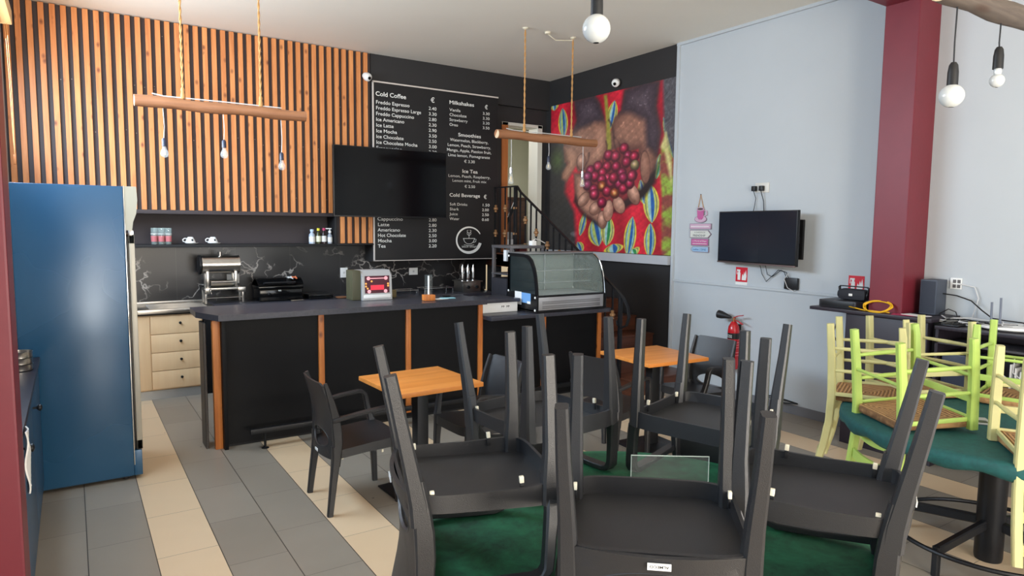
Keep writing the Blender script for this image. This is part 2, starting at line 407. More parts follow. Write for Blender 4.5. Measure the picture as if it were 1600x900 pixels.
def text(name, body, x, z, size=None, width=None, m=None, parent=None, y=0.0, align='LEFT', bold=0.0, plane='Y', height=None):
    """flat lettering as a mesh; plane Y faces -Y (reads along +X), plane X faces -X (reads along -Y)"""
    cu = bpy.data.curves.new(name, 'FONT'); cu.body = body; cu.size = 1.0; cu.align_x = align; cu.offset = bold; cu.resolution_u = 3
    t = bpy.data.objects.new(name, cu); COL.objects.link(t)
    bpy.context.view_layer.update()
    me = bpy.data.meshes.new_from_object(t.evaluated_get(bpy.context.evaluated_depsgraph_get()))
    bpy.data.objects.remove(t)
    co = [v.co.copy() for v in me.vertices]
    if not co: return None
    w0 = max(c.x for c in co) - min(c.x for c in co)
    sx = width/w0 if width else size
    sz = size if size else sx
    off = WO.get(parent.name, Vector((0,0,0))) if parent else Vector((0,0,0))
    for v in me.vertices:
        a, b = v.co.x*sx, v.co.y*sz
        v.co = (Vector((x+a, y, z+b)) if plane == 'Y' else Vector((y, x-a, z+b)) if plane == 'X' else Vector((x+a, z+b, y))) - off
    me.materials.clear(); me.materials.append(m)
    o = bpy.data.objects.new(name, me); COL.objects.link(o)
    if parent: o.parent = parent
    return o

# ================================================================== STRUCTURE
XW, YB, H0 = 5.68, 7.75, 3.77
struct('floor', MB().box(-0.5, XW+0.1, -2.6, 9.8, -0.08, 0), M_floor)
struct('ceiling', MB().box(-0.6, XW+0.15, -2.6, YB+0.4, H0, H0+0.1), M_ceil)
# right wall: white part, black part under and over the mural
struct('wall_right', MB().box(XW, XW+0.12, -2.6, 5.37, 0, H0), M_white)
struct('wall_right_black', MB().box(XW, XW+0.12, 5.37, 8.1, 0, H0), M_blackwall)
# back wall behind slats, marble and shelf niche, with the doorway opening X 4.98..5.56
b = MB(); b.box(-0.5, 4.80, 8.02, 8.12, 0, 3.1)
struct('wall_back', b, M_darkrec)
b = MB(); b.box(-0.5, 3.05, 7.78, 8.0, 1.86, H0); b.box(3.05, 4.83, 7.75, 8.0, 1.31, H0)
b.box(4.83, 4.95, 7.82, 8.0, 0.0, 3.40); b.box(5.60, XW, 7.82, 8.0, 0.0, 3.40); b.box(4.95, 5.60, 7.82, 8.0, 3.15, 3.40)
b.box(4.83, XW, 7.75, 8.0, 3.37, H0)
struct('wall_back_upper', b, M_blackwall)
struct('wall_back_marble', MB().box(-0.45, 4.80, 7.985, 8.02, 0.88, 1.50), M_marble)
b = MB(); b.box(-0.57, -0.45, -2.6, 0.0, 0, H0); b.box(-0.57, -0.45, 0.0, 2.1, 3.1, H0); b.box(-0.57, -0.45, 0.0, 2.1, 0, 0.6)
b.box(-0.57, -0.45, 2.1, 3.6, 0, H0); b.box(-0.57, -0.45, 3.6, 7.2, 0, 2.35); b.box(-0.57, -0.45, 3.6, 7.2, 3.35, H0); b.box(-0.57, -0.45, 7.2, 8.1, 0, H0)
struct('wall_left', b, M_white)
b = MB(); b.box(-0.5, 0.45, -2.62, -2.5, 0, H0); b.box(0.45, XW, -2.62, -2.5, 3.2, H0)
b.box(5.5, XW, -2.62, -2.5, 0, 3.2); b.box(0.45, 5.5, -2.62, -2.5, 0, 0.35)
struct('wall_front', b, M_white)
M_wfr = mat('window_frame_paint', (60,60,62), 0.4)
for i, (a, c) in enumerate(((0.45, 2.15), (2.15, 3.95), (3.95, 5.5))):
    b = MB(); b.box(a, a+0.06, -2.6, -2.52, 0.35, 3.2); b.box(c-0.06, c, -2.6, -2.52, 0.35, 3.2); b.box(a, c, -2.6, -2.52, 0.35, 0.42); b.box(a, c, -2.6, -2.52, 3.13, 3.2)
    struct('window_%d' % (i+1), b, M_wfr)
b = MB()
for y in (3.6, 5.37, 7.14): b.box(-0.53, -0.44, y, y+0.06, 2.35, 3.35)
b.box(-0.53, -0.44, 3.6, 7.2, 2.35, 2.41); b.box(-0.53, -0.44, 3.6, 7.2, 3.29, 3.35)
struct('window_4', b, M_frame)
# right wall corner strip, cornice, cable rail, skirting
struct('trim_1', MB().box(XW-0.02, XW, 5.33, 5.37, 0, H0).box(XW-0.035, XW, 5.325, 5.345, 0.0, 1.45), M_white)
struct('trim_2', MB().box(XW-0.025, XW, -2.5, 5.37, H0-0.03, H0), M_white)
struct('trim_3', MB().box(XW-0.018, XW, 2.9, 5.33, 1.155, 1.178), M_white)
struct('trim_4', MB().box(XW-0.07, XW, 5.37, 7.70, 1.335, 1.435), M_ledge)
struct('baseboard_right', MB().box(XW-0.012, XW, -2.5, 5.3, 0, 0.088), M_grey)
# red pillar with its beam on the right, red pillar on the left
struct('trim_6', MB().box(5.36, XW, 2.67, 2.93, 0, H0, 0.006), M_red)
struct('trim_7', MB().box(-0.5, 5.45, 2.67, 2.93, 3.475, H0, 0.006), M_red)
struct('trim_8', MB().box(-0.5, -0.193, 3.0, 3.26, 0, 3.475, 0.008), M_red)

# room beyond the doorway at the head of the stairs
b = MB(); b.box(4.0, 6.9, 9.75, 9.85, 1.3, 3.6); b.box(6.8, 6.9, 8.0, 9.8, 1.3, 3.6); b.box(4.0, 4.1, 8.12, 9.8, 1.3, 3.6); b.box(4.0, 6.9, 8.0, 9.8, 3.5, 3.6)
struct('wall_beyond', b, mat('pale_green_wall', (206,206,190), 0.7))
struct('floor_landing', MB().box(4.80, 6.9, 7.0+0.24, 9.8, 1.22, 1.40), M_brown)
b = MB(); b.box(4.93, 5.03, 7.80, 8.02, 1.40, 3.16, 0.004)
struct('trim_9', b, M_frame)
b = MB(); b.box(5.52, 5.60, 7.80, 8.02, 1.40, 3.16, 0.004); b.box(4.93, 5.60, 7.80, 8.02, 3.12, 3.16)
struct('trim_10', b, mat('white_door_trim', (216,214,202), 0.5))

# door leaf folded back inside the back room
t = thing('door_leaf', 'white panelled door standing open behind the orange door frame', 'door', (5.10, 8.2, 1.4))
b = MB(); b.box(5.09, 5.13, 8.06, 8.72, 1.405, 3.08, 0.003); b.box(5.13, 5.14, 8.14, 8.64, 1.55, 2.15, 0.004); b.box(5.13, 5.14, 8.14, 8.64, 2.3, 2.95, 0.004)
b.build('door_panel', mat('cream_door', (214,212,198), 0.5), t)
MB().lathe([(0.006,0),(0.006,0.03),(0.02,0.035),(0.02,0.055),(0.004,0.06)], (5.14, 8.66, 2.35), 12, 'X').build('handle', M_chrome, t)
# things glimpsed in that room
t = thing('wooden_cabinet', 'brown wooden cabinet standing in the room beyond the doorway', 'cabinet', (5.95, 9.3, 1.4))
b = MB(); b.box(5.55, 6.35, 9.3, 9.65, 1.43, 2.2, 0.01); b.build('body', M_brown, t)
for s in (0, 1): MB().box(5.57+0.39*s, 5.94+0.39*s, 9.285, 9.3, 1.47, 2.16, 0.006).build('door', M_brown, t)
MB().box(5.53, 6.37, 9.28, 9.67, 2.2, 2.23, 0.004).build('top', M_brown, t)
t = thing('folding_ladder', 'dark folding ladder leaning in the room beyond the doorway', 'ladder', (5.5, 8.6, 1.4))
for dy in (0, 0.32): MB().sweep([(5.28, 8.5+dy, 1.41), (5.62, 8.5+dy, 2.12)], 0.03, 0.05).build('rail', M_iron, t)
for k in range(4):
    f = 0.15+0.22*k; MB().box(5.28+0.34*f-0.02, 5.28+0.34*f+0.03, 8.5, 8.82, 1.41+0.71*f, 1.41+0.71*f+0.02).build('rung', M_iron, t)
t = thing('paper_stack', 'white stack of boxes low in the room beyond the doorway', 'boxes', (5.7, 8.9, 1.4))
MB().box(5.55, 5.85, 8.85, 9.1, 1.405, 1.55, 0.006).build('lower_box', M_whitep, t); MB().box(5.58, 5.82, 8.87, 9.08, 1.55, 1.66, 0.006).build('upper_box', mat('grey_box', (170,172,172), 0.6), t)

# ================================================================== SLAT WALL
t = thing('slat_wall_panel', 'orange pine vertical slats fixed over the black back wall from fridge to menu board', 'wall panel', (1.3, YB, 1.86))
MB().box(-0.45, 3.045, 7.755, 7.78, 1.86, H0-0.005).build('backing', M_darkrec, t)
b = MB(); k = 0
x = -0.430
while x < 3.02:
    jit = rng.normal(0, 0.0012)
    b.box(x+jit, x+0.046+jit, 7.715, 7.755, 1.885, H0-0.01, 0.002); x += 0.0868
b.build('slats', M_slat, t, smooth=False)
b = MB()
for k in range(26):
    xx = -0.43 + 0.0868*(1+rng.integers(0, 38)) - 0.02; zz = rng.choice([2.05, 2.62, 2.66, 3.1, 3.62]) + rng.normal(0, 0.01)
    b.lathe([(0.001,7.752),(0.0045,7.752),(0.0045,7.749),(0.001,7.748)], (xx, 0, zz), 8, 'Y')
b.build('screws', mat('dull_screw', (150,140,130), 0.5, 0.3), t)
t = thing('slat_wall_panel', 'short run of orange pine slats left of the menu board, under the large television', 'wall panel', (2.85, YB, 1.53))
MB().box(2.62, 3.05, 7.755, 7.78, 1.53, 1.86).build('backing', M_darkrec, t)
b = MB()
for x in (2.655, 2.742, 2.829, 2.915, 3.0): b.box(x, x+0.046, 7.715, 7.755, 1.535, 1.855, 0.002)
b.build('slats', M_slat, t, smooth=False)
MB().box(2.60, 3.06, 7.70, 7.78, 1.515, 1.53, 0.002).build('ledge', M_blackmat, t)
# recessed shelf
t = thing('wall_shelf', 'long black recessed shelf under the slats holding glasses, cups and bottles', 'shelf', (1.1, 7.9, 1.5))
MB().box(-0.45, 2.62, 7.72, 7.985, 1.50, 1.53, 0.002).build('board', M_blackmat, t)
MB().box(-0.45, 2.62, 7.72, 7.985, 1.845, 1.885, 0.002).build('top_board', M_darkrec, t)
MB().box(2.585, 2.615, 7.72, 7.985, 1.53, 1.845, 0.002).build('end_board', M_blackmat, t)

# things on the shelf
SH = 1.531
def tumbler(x, y, label):
    t = thing('drinking_glass', label, 'glass', (x, y, SH), 'printed tumblers on the recessed shelf')
    b = MB(); b.lathe([(0.001,SH+0.008),(0.026,SH+0.008),(0.030,SH+0.17),(0.033,SH+0.17),(0.028,SH),(0.001,SH)], (x, y, 0), 20, caps=False); b.build('body', M_glassdk, t)
    b = MB(); b.lathe([(0.0292,SH+0.03),(0.0306,SH+0.09)], (x, y, 0), 20, caps=False); b.build('print_band', mat('pink_print', (196,112,116), 0.5), t)
    b = MB(); b.lathe([(0.0315,SH+0.105),(0.0318,SH+0.112)], (x, y, 0), 20, caps=False); b.build('white_line', M_signw, t)
    return t
order = ['leftmost', 'second from the left', 'third from the left', 'fourth from the left', 'rightmost']
for i in range(3): tumbler(0.715+0.066*i, 7.78, 'tall printed tumbler on the recessed shelf, %s of the front row' % ['left', 'middle', 'right'][i])
for i in range(2): tumbler(0.75+0.066*i, 7.85, 'tall printed tumbler in the back row on the recessed shelf, %s one' % ['left', 'right'][i])
def cup(x, label):
    t = thing('coffee_cup', label, 'cup', (x, 7.80, SH), 'white cups upside down on the shelf')
    y = 7.80
    MB().lathe([(0.001,SH+0.004),(0.035,SH),(0.066,SH+0.012),(0.068,SH+0.016),(0.040,SH+0.010),(0.001,SH+0.010)], (x+0.012, y, 0), 28, caps=False).build('saucer', M_whitep, t)
    MB().lathe([(0.001,SH+0.078),(0.022,SH+0.078),(0.028,SH+0.073),(0.042,SH+0.045),(0.050,SH+0.017),(0.047,SH+0.017),(0.040,SH+0.043),(0.001,SH+0.07)], (x, y, 0), 28, caps=False).build('bowl', M_whitep, t)
    MB().tube([(x-0.036,y,SH+0.06),(x-0.058,y,SH+0.062),(x-0.074,y,SH+0.048),(x-0.070,y,SH+0.03),(x-0.047,y,SH+0.024)], 0.0052, 8).build('handle', M_whitep, t)
    b = MB(); b.grid(lambda u, v: (x-0.006+0.016*u+0.010, y-0.0452+0.006*v, SH+0.035+0.02*v), 2, 2); b.build('logo', M_blackmat, t)
cup(1.055, 'larger looking white cup upturned on its saucer, nearer the tumblers')
cup(1.275, 'white cup upturned on its saucer above the steel machine, right of the other cup')
def bottle(x, y, h, r, bm, capm, labm, label, band=None):
    t = thing('syrup_bottle', label, 'bottle', (x, y, SH), 'small bottles at the right end of the shelf')
    MB().lathe([(0.001,SH),(r,SH),(r,SH+h*0.62),(r*0.45,SH+h*0.78),(r*0.4,SH+h*0.86),(0.001,SH+h*0.86)], (x, y, 0), 20, caps=False).build('body', bm, t)
    MB().lathe([(0.001,SH+h*0.84),(r*0.62,SH+h*0.84),(r*0.62,SH+h),(0.001,SH+h)], (x, y, 0), 16, caps=False).build('cap', capm, t)
    MB().lathe([(r*1.03,SH+h*0.12),(r*1.03,SH+h*0.5)], (x, y, 0), 20, caps=False).build('label', labm, t)
    if band: MB().lathe([(r*1.05,SH+h*0.5),(r*1.05,SH+h*0.56)], (x, y, 0), 20, caps=False).build('label_band', band, t)
    return t
bottle(2.335, 7.79, 0.165, 0.034, mat('pale_blue_liquid', (176,190,206), 0.1, spec=0.7), mat('pale_blue_cap', (186,206,232), 0.4), M_signw, 'clear bottle with pale blue cap, leftmost of the small bottles on the shelf')
bottle(2.41, 7.79, 0.178, 0.029, mat('dark_oil', (60,62,36), 0.15), mat('yellow_cap', (226,214,60), 0.4), mat('cream_label', (222,222,196), 0.6), 'small bottle with yellow cap on the shelf')
bottle(2.475, 7.79, 0.180, 0.028, mat('dark_syrup', (48,34,36), 0.15), mat('magenta_cap', (176,52,98), 0.4), M_signw, 'small dark bottle with magenta cap on the shelf', M_blackmat)
t = bottle(2.545, 7.79, 0.150, 0.028, mat('grey_bottle', (150,156,166), 0.2), M_whitep, M_signw, 'small white labelled pump bottle, rightmost on the shelf')
MB().box(2.495, 2.565, 7.782, 7.798, SH+0.168, SH+0.180, 0.003).lathe([(0.005,SH+0.14),(0.005,SH+0.17)], (2.545,7.79,0), 8).build('pump', M_whitep, t)

# ================================================================== MENU BOARD
t = thing('menu_board', 'tall black menu board with white price lists and a ring shaped coffee cup logo', 'menu board', (3.93, 7.70, 1.33))
YM = 7.705
MB().box(3.065, 4.80, YM, 7.75, 1.325, 3.44).build('panel', mat('menu_board_black', (30,29,30), 0.38), t)
M_edge = mat('board_edge', (206,196,188), 0.5)
b = MB(); b.box(3.055, 4.805, YM-0.006, YM+0.02, 3.435, 3.452); b.box(3.055, 3.067, YM-0.006, YM+0.02, 1.32, 3.44); b.box(3.055, 4.805, YM-0.006, YM+0.02, 1.318, 1.326)
b.build('edge_strip', M_edge, t, smooth=False)
M_let = mat('menu_lettering', (236,236,232), 0.6)
ty = YM-0.0025
def L(body, x, z, size=None, width=None, bold=0.0, align='LEFT', nm='menu_line'):
    return text(nm, body, x, z, size, width, M_let, t, ty, align, bold)
L('Cold Coffee', 3.09, 3.281, 0.072, 0.39, 0.012, nm='heading'); L('€', 3.815, 3.279, 0.085, None, 0.012, nm='euro_sign')
it = [('Freddo Espresso','2.40',0.43),('Freddo Espresso Large','3.30',0.585),('Freddo Cappuccino','2.80',0.49),('Ice Americano','2.30',0.36),('Ice Latte','2.90',0.22),('Ice Mocha','3.50',0.265),('Ice Chocolate','2.50',0.35),('Ice Chocolate Mocha','3.00',0.535),('Frappuccino','3.30',0.33)]
for k, (a, p, wd) in enumerate(it):
    z = 3.188 - 0.0669*k
    L(a, 3.093, z, 0.058, wd, 0.004); L(p, 3.785, z-0.003, 0.056, 0.108, 0.004, nm='price')
L('Cappuccino', 3.10, 1.808, 0.058, 0.33, 0.004); L('2.80', 3.785, 1.805, 0.056, 0.108, 0.004, nm='price')
for k, (a, p, wd) in enumerate([('Latte','2.80',0.145),('Americano','2.30',0.29),('Hot Chocolate','2.50',0.363),('Mocha','3.00',0.175),('Tea','2.20',0.1)]):
    z = 1.740 - 0.0650*k
    L(a, 3.104, z, 0.058, wd, 0.005); L(p, 3.783, z-0.003, 0.056, 0.11, 0.005, nm='price')
L('Milkshakes', 4.073, 3.288, 0.064, 0.358, 0.012, nm='heading'); L('€', 4.598, 3.277, 0.072, None, 0.012, nm='euro_sign')
for k, (a, p, wd) in enumerate([('Vanila','3.30',0.16),('Chocolate','3.30',0.245),('Strawberry','3.30',0.262),('Oreo','3.50',0.12)]):
    L(a, 4.077, 3.200-0.0613*k, 0.052, wd, 0.002); L(p, 4.565, 3.201-0.0613*k, 0.05, 0.103, 0.002, nm='price')
L('Smoothies', 4.203, 2.895, 0.062, 0.336, 0.012, nm='heading')
for a, x0, x1, z in [('Watermelon, Blackberry,',4.087,4.652,2.828),('Lemon, Peach, Strawberry,',4.05,4.688,2.763),('Mango, Apple, Passion fruit,',4.039,4.696,2.70),('Lime lemon, Pomegranate',4.057,4.675,2.636)]:
    L(a, x0, z, 0.052, x1-x0, 0.002)
L('€ 3.30', 4.292, 2.566, 0.052, 0.158, 0.003, nm='price')
L('Ice Tea', 4.264, 2.436, 0.064, 0.226, 0.012, nm='heading')
L('Lemon, Peach, Raspberry,', 4.061, 2.375, 0.050, 0.622, 0.0); L('Lemon mint, Fruit mix', 4.12, 2.316, 0.050, 0.505, 0.0)
L('€ 2.50', 4.299, 2.246, 0.050, 0.156, 0.002, nm='price')
L('Cold Beverage', 4.078, 2.126, 0.062, 0.452, 0.012, nm='heading'); L('€', 4.59, 2.112, 0.072, None, 0.012, nm='euro_sign')
for k, (a, p, wd) in enumerate([('Soft Drinks','1.50',0.256),('Shark','2.00',0.13),('Juice','2.50',0.12),('Water','0.60',0.14)]):
    L(a, 4.083, 2.013-0.0623*k, 0.050, wd, 0.0); L(p, 4.563, 2.013-0.0640*k, 0.05, 0.104, 0.003, nm='price')
# logo: an open brushed ring with a steaming cup inside
cx, cz = 4.37, 1.567
b = MB(); rin, rout = [], []; n = 60
for i in range(n+1):
    a = math.radians(28 + 318*i/n); f = i/n
    th = 0.010 + 0.024*min(1, f*1.4) * (0.75+0.25*math.sin(f*9))
    if f > 0.93: th *= 1.25
    rin.append((cx+(0.192-th)*math.cos(a), ty, cz+(0.175-th)*math.sin(a))); rout.append((cx+0.196*math.cos(a), ty, cz+0.179*math.sin(a)))
V0 = b.ring(rin); V1 = b.ring(rout)
for i in range(n): b.bm.faces.new((V0[i], V0[i+1], V1[i+1], V1[i]))
b.build('logo_ring', M_let, t, smooth=False)
b = MB()
bowl = [(cx-0.085, ty, cz+0.02)] + [(cx+0.08*math.cos(math.radians(q)), ty, cz+0.02+0.07*math.sin(math.radians(q))) for q in range(190, 351, 16)] + [(cx+0.085, ty, cz+0.02)]
b.tube(bowl, 0.0035, 5); b.tube([(cx-0.088,ty,cz+0.022),(cx+0.088,ty,cz+0.022)], 0.004, 5)
b.tube([(cx+0.078,ty,cz+0.01),(cx+0.108,ty,cz+0.012),(cx+0.10,ty,cz-0.02),(cx+0.065,ty,cz-0.032)], 0.003, 5)
b.tube([(cx-0.075,ty,cz-0.06),(cx,ty,cz-0.072),(cx+0.075,ty,cz-0.06)], 0.003, 5)
b.tube([(cx,ty,cz+0.02),(cx,ty,cz+0.085)], 0.003, 5)
for s, h in ((-1, 0.0), (1, 0.0), (-1, 0.03), (1, 0.03)):
    b.tube([(cx,ty,cz+0.06+h),(cx+0.025*s,ty,cz+0.075+h),(cx+0.03*s,ty,cz+0.095+h),(cx+0.012*s,ty,cz+0.10+h)], 0.0028, 5)
b.build('logo_cup', M_let, t)
L('black utopia', 4.262, 1.472, 0.036, 0.235, 0.003, nm='logo_lettering')

# ================================================================== LARGE TELEVISION IN FRONT OF THE BOARD
t = thing('television', 'large black flat television hanging in front of the slats and the menu board', 'television', (3.19, 7.45, 1.84))
MB().box(2.468, 3.885, 7.41, 7.445, 1.842, 2.640, 0.004).build('housing', M_tvb, t)
MB().box(2.480, 3.873, 7.407, 7.411, 1.858, 2.630).build('screen', M_screen, t, smooth=False)
MB().box(3.0, 3.4, 7.445, 7.475, 2.05, 2.45).build('rear_casing', M_tvb, t); MB().box(3.12, 3.3, 7.475, 7.70, 2.18, 2.3).build('wall_bracket', M_iron, t)

# ================================================================== BACK COUNTER
t = thing('drawer_cabinet', 'pale laminate cabinet of four drawers with black knobs under the steel worktop', 'cabinet', (0.8, 7.7, 0))
MB().box(0.15, 1.09, 7.43, 7.98, 0.09, 0.845, 0.002).build('body', M_cab, t)
MB().box(0.42, 0.612, 7.410, 7.43, 0.105, 0.835, 0.002).build('side_panel', M_cab, t)
for k in range(4):
    z0 = 0.105 + 0.1835*k
    d = MB().box(0.618, 1.075, 7.407, 7.43, z0, z0+0.178, 0.003).build('drawer', M_cab, t)
    MB().lathe([(0.004,7.407),(0.006,7.402),(0.013,7.394),(0.013,7.388),(0.006,7.384)], (0.882, 0, z0+0.105), 14, 'Y').build('knob', M_iron, d)
MB().box(0.15, 1.09, 7.425, 7.44, 0.0, 0.09).build('plinth', mat('silver_plinth', (168,168,166), 0.4, 0.4), t)
t = thing('dark_base_cabinet', 'dark base cabinet standing right of the pale drawers behind the bar', 'cabinet', (3.0, 7.7, 0))
MB().box(1.10, 4.6, 7.42, 7.98, 0.0, 0.845, 0.002).build('body', M_blackpan, t)
for k in range(6): 
    d = MB().box(1.12+0.58*k, 1.12+0.58*k+0.57, 7.40, 7.42, 0.1, 0.83, 0.003).build('door', M_blackpan, t)
    MB().box(1.60+0.58*k, 1.61+0.58*k, 7.385, 7.40, 0.6, 0.72, 0.002).build('handle', M_iron, d)
t = thing('sink_worktop', 'stainless steel sink drainer worktop above the pale drawers', 'worktop', (0.6, 7.7, 0.85))
b = MB(); b.box(0.15, 1.22, 7.375, 7.40, 0.862, 0.905, 0.003); b.box(0.15, 1.22, 7.40, 7.985, 0.885, 0.897, 0.001); b.box(0.15, 1.22, 7.955, 7.985, 0.897, 0.925, 0.003)
for k in range(9): b.box(0.62, 1.15, 7.48+0.05*k, 7.49+0.05*k, 0.896, 0.903, 0.002)
b.build('drainer', M_steel, t)
MB().box(0.15, 1.22, 7.40, 7.98, 0.846, 0.885).build('underlay', M_blackmat, t)
tag(MB().box(1.222, 4.62, 7.38, 7.985, 0.846, 0.90, 0.003).build('granite_worktop', M_barTop), 'long dark granite worktop along the marble splashback', 'worktop')

# steel drum machine on its stand
t = thing('drum_machine', 'stainless steel drum machine on a four legged stand with chimney', 'machine', (1.35, 7.72, 0.9))
x0, x1, yc, zc, r = 1.155, 1.505, 7.74, 1.315, 0.092
MB().lathe([(0.001,x0-0.02),(r*0.97,x0-0.02),(r*1.06,x0-0.012),(r*1.06,x0),(r,x0),(r,x1),(r*1.05,x1),(r*1.05,x1+0.012),(0.001,x1+0.014)], (0, yc, zc), 32, 'X', caps=False).build('drum', M_steel, t)
MB().lathe([(0.001,x0-0.022),(r*1.1,x0-0.022),(r*1.1,x0-0.04),(0.001,x0-0.042)], (0, yc, zc), 32, 'X', caps=False).build('end_plate', M_iron, t)
MB().lathe([(0.018,zc+0.085),(0.018,zc+0.125),(0.022,zc+0.125),(0.022,zc+0.135),(0.001,zc+0.136)], (1.33, yc, 0), 16).build('chimney', M_steel, t)
for xx in (1.19, 1.47):
    for yy in (7.67, 7.81): MB().box(xx-0.014, xx+0.014, yy-0.014, yy+0.014, 1.07, 1.25, 0.003).build('upper_post', M_steel, t)
MB().box(1.15, 1.54, 7.65, 7.83, 1.045, 1.07, 0.003).box(1.48, 1.56, 7.62, 7.70, 1.02, 1.075, 0.004).box(1.155, 1.215, 7.62, 7.68, 1.01, 1.075, 0.004).build('frame', M_steel, t)
MB().grid(lambda u, v: (1.22+0.25*u, 7.65+0.16*v, 1.075+0.06*(2*v-1)**2), 2, 12, (0,0,0.004)).build('tray', M_steel, t)
for xx in (1.165, 1.535):
    for yy in (7.655, 7.825): MB().box(xx-0.011, xx+0.011, yy-0.011, yy+0.011, 0.905, 1.045, 0.002).build('leg', M_steel, t)
MB().tube([(1.165,7.655,0.965),(1.535,7.655,0.965)], 0.005).tube([(1.165,7.825,0.965),(1.535,7.825,0.965)], 0.005).build('brace', M_steel, t)
MB().tube([(1.2,7.62,1.06),(1.205,7.60,1.05),(1.215,7.598,1.01)], 0.007).build('tap_handle', M_chrome, t)
# contact grill
t = thing('contact_grill', 'black contact grill with lid closed on the back worktop', 'grill', (1.95, 7.78, 0.9))
MB().box(1.70, 2.17, 7.62, 7.92, 0.905, 1.03, 0.012).build('base', mat('gloss_black', (14,14,15), 0.12), t)
b = MB(); b.grid(lambda u, v: (1.69+0.49*u, 7.62+0.31*v, 1.04+0.10*math.sin(math.pi*(0.12+0.8*v))), 4, 14, (0,0,0.012)); b.box(1.69, 2.18, 7.62, 7.93, 1.035, 1.07, 0.01)
b.build('lid', mat('gloss_black', (14,14,15), 0.12), t)
MB().tube([(1.75,7.63,1.10),(1.75,7.585,1.11),(2.08,7.585,1.11),(2.08,7.63,1.10)], 0.009).build('handle', M_blackmat, t)
MB().lathe([(0.016,7.62),(0.016,7.605),(0.004,7.60)], (1.80, 0, 0.985), 14, 'Y').build('knob', M_iron, t)
text('maker_badge', 'es', 1.90, 1.012, 0.03, 0.03, M_signw, t, 7.617, 'LEFT', 0.01)
for nm, x0_, m_, lab in (('tea_towel', 2.02, M_whitep, 'white folded cloth lying on the black contact grill'), ('orange_cloth', 2.065, mat('orange_cloth', (214,116,76), 0.8), 'orange folded cloth lying on the black contact grill')):
    tag(MB().grid(lambda u, v: (x0_+0.05*u, 7.64+0.07*v, 1.148+0.008*math.sin(5*u+3*v)), 8, 8, (0,0,0.012)).build(nm, m_), lab, 'cloth')
tag(MB().box(2.24, 2.52, 7.62, 7.90, 0.905, 0.955, 0.006).build('induction_hob', mat('gloss_black', (14,14,15), 0.12)), 'flat black hob beside the contact grill', 'hob')
tag(MB().box(2.02, 2.16, 7.55, 7.585, 0.904, 0.912, 0.002).build('cutlery_knife', M_steel), 'steel knife lying in front of the contact grill', 'knife')
tag(MB().lathe([(0.001,0.901),(0.06,0.901),(0.075,0.914),(0.07,0.916),(0.001,0.908)], (2.62, 7.62, 0), 24, caps=False).build('wooden_dish', M_log), 'small brown wooden dish left of the arcade style till', 'dish')

# power sockets on the marble
def socket_plate(x, z, w_, h_, label):
    t = thing('wall_socket', label, 'socket', (x, 7.985, z), None)
    MB().box(x-w_/2, x+w_/2, 7.975, 7.985, z-h_/2, z+h_/2, 0.002).build('plate', M_whitep, t)
    MB().box(x-0.012, x+0.012, 7.972, 7.976, z-0.012, z+0.012, 0.001).build('switch', mat('light_grey_plastic', (196,196,196), 0.4), t)
socket_plate(1.50, 1.14, 0.13, 0.10, 'white wall socket behind the steel drum machine')
socket_plate(2.775, 1.17, 0.09, 0.12, 'white wall socket left of the till screen on the marble')
socket_plate(3.70, 1.16, 0.12, 0.09, 'white wall socket above the clear tube on the marble')

# ================================================================== BAR COUNTER
t = thing('bar_counter', 'long black panelled bar counter with orange wood posts', 'counter', (2.8, 5.6, 0))
p = MB(); p.box(0.96, 3.25, 5.52, 5.545, 0.02, 1.01).build('front_panel', M_blackpan, t)
MB().box(3.25, 4.76, 5.52, 5.545, 0.02, 0.85).build('front_panel', M_blackpan, t)
MB().box(4.74, 4.765, 5.545, 5.95, 0.0, 0.85).build('end_panel', M_blackpan, t)
for x, z1 in ((1.69, 1.012), (2.478, 1.012), (3.228, 1.012), (3.98, 0.855), (4.72, 0.855)):
    MB().box(x, x+0.047, 5.498, 5.522, 0.06, z1, 0.003).build('post', M_post, t)
MB().box(0.875, 0.93, 5.505, 5.565, 0.0, 1.012, 0.003).build('corner_post', M_post, t)
MB().box(0.932, 0.962, 5.455, 5.545, 0.0, 1.012, 0.003).build('corner_board', M_blackpan, t)
MB().sweep([(0.828, 5.66, 0.0), (0.828, 5.66, 0.985)], 0.19, 0.022).build('end_board', mat('dark_grey_board', (62,56,52), 0.45), t)
MB().box(0.962, 4.76, 5.535, 5.548, 0.0, 0.07).build('plinth', M_blackmat, t)
for x in (1.5, 3.2): MB().box(x, x+0.02, 5.6, 6.0, 0.0, 0.85).build('inner_support', M_blackmat, t)
# foot rail
MB().box(1.10, 4.70, 5.335, 5.375, 0.125, 0.165, 0.004).build('foot_rail', M_iron, t)
for x in (1.21, 2.4, 3.6, 4.6):
    MB().lathe([(0.028,0.0),(0.028,0.006),(0.010,0.012),(0.010,0.126)], (x, 5.355, 0), 14).build('rail_foot', M_iron, t)
b = MB().prism([(0.905,5.41),(3.27,5.41),(3.27,6.08),(0.80,6.08),(0.79,5.72)], 1.015, 1.06)
tag(b.build('bar_worktop', M_barTop, None, smooth=False), 'raised dark granite top of the bar, left of the glass display case', 'worktop')
tag(MB().box(3.272, 4.79, 5.34, 6.02, 0.862, 0.90, 0.003).build('bar_worktop', M_barTop), 'lower dark granite top of the bar, under the glass display case', 'worktop')

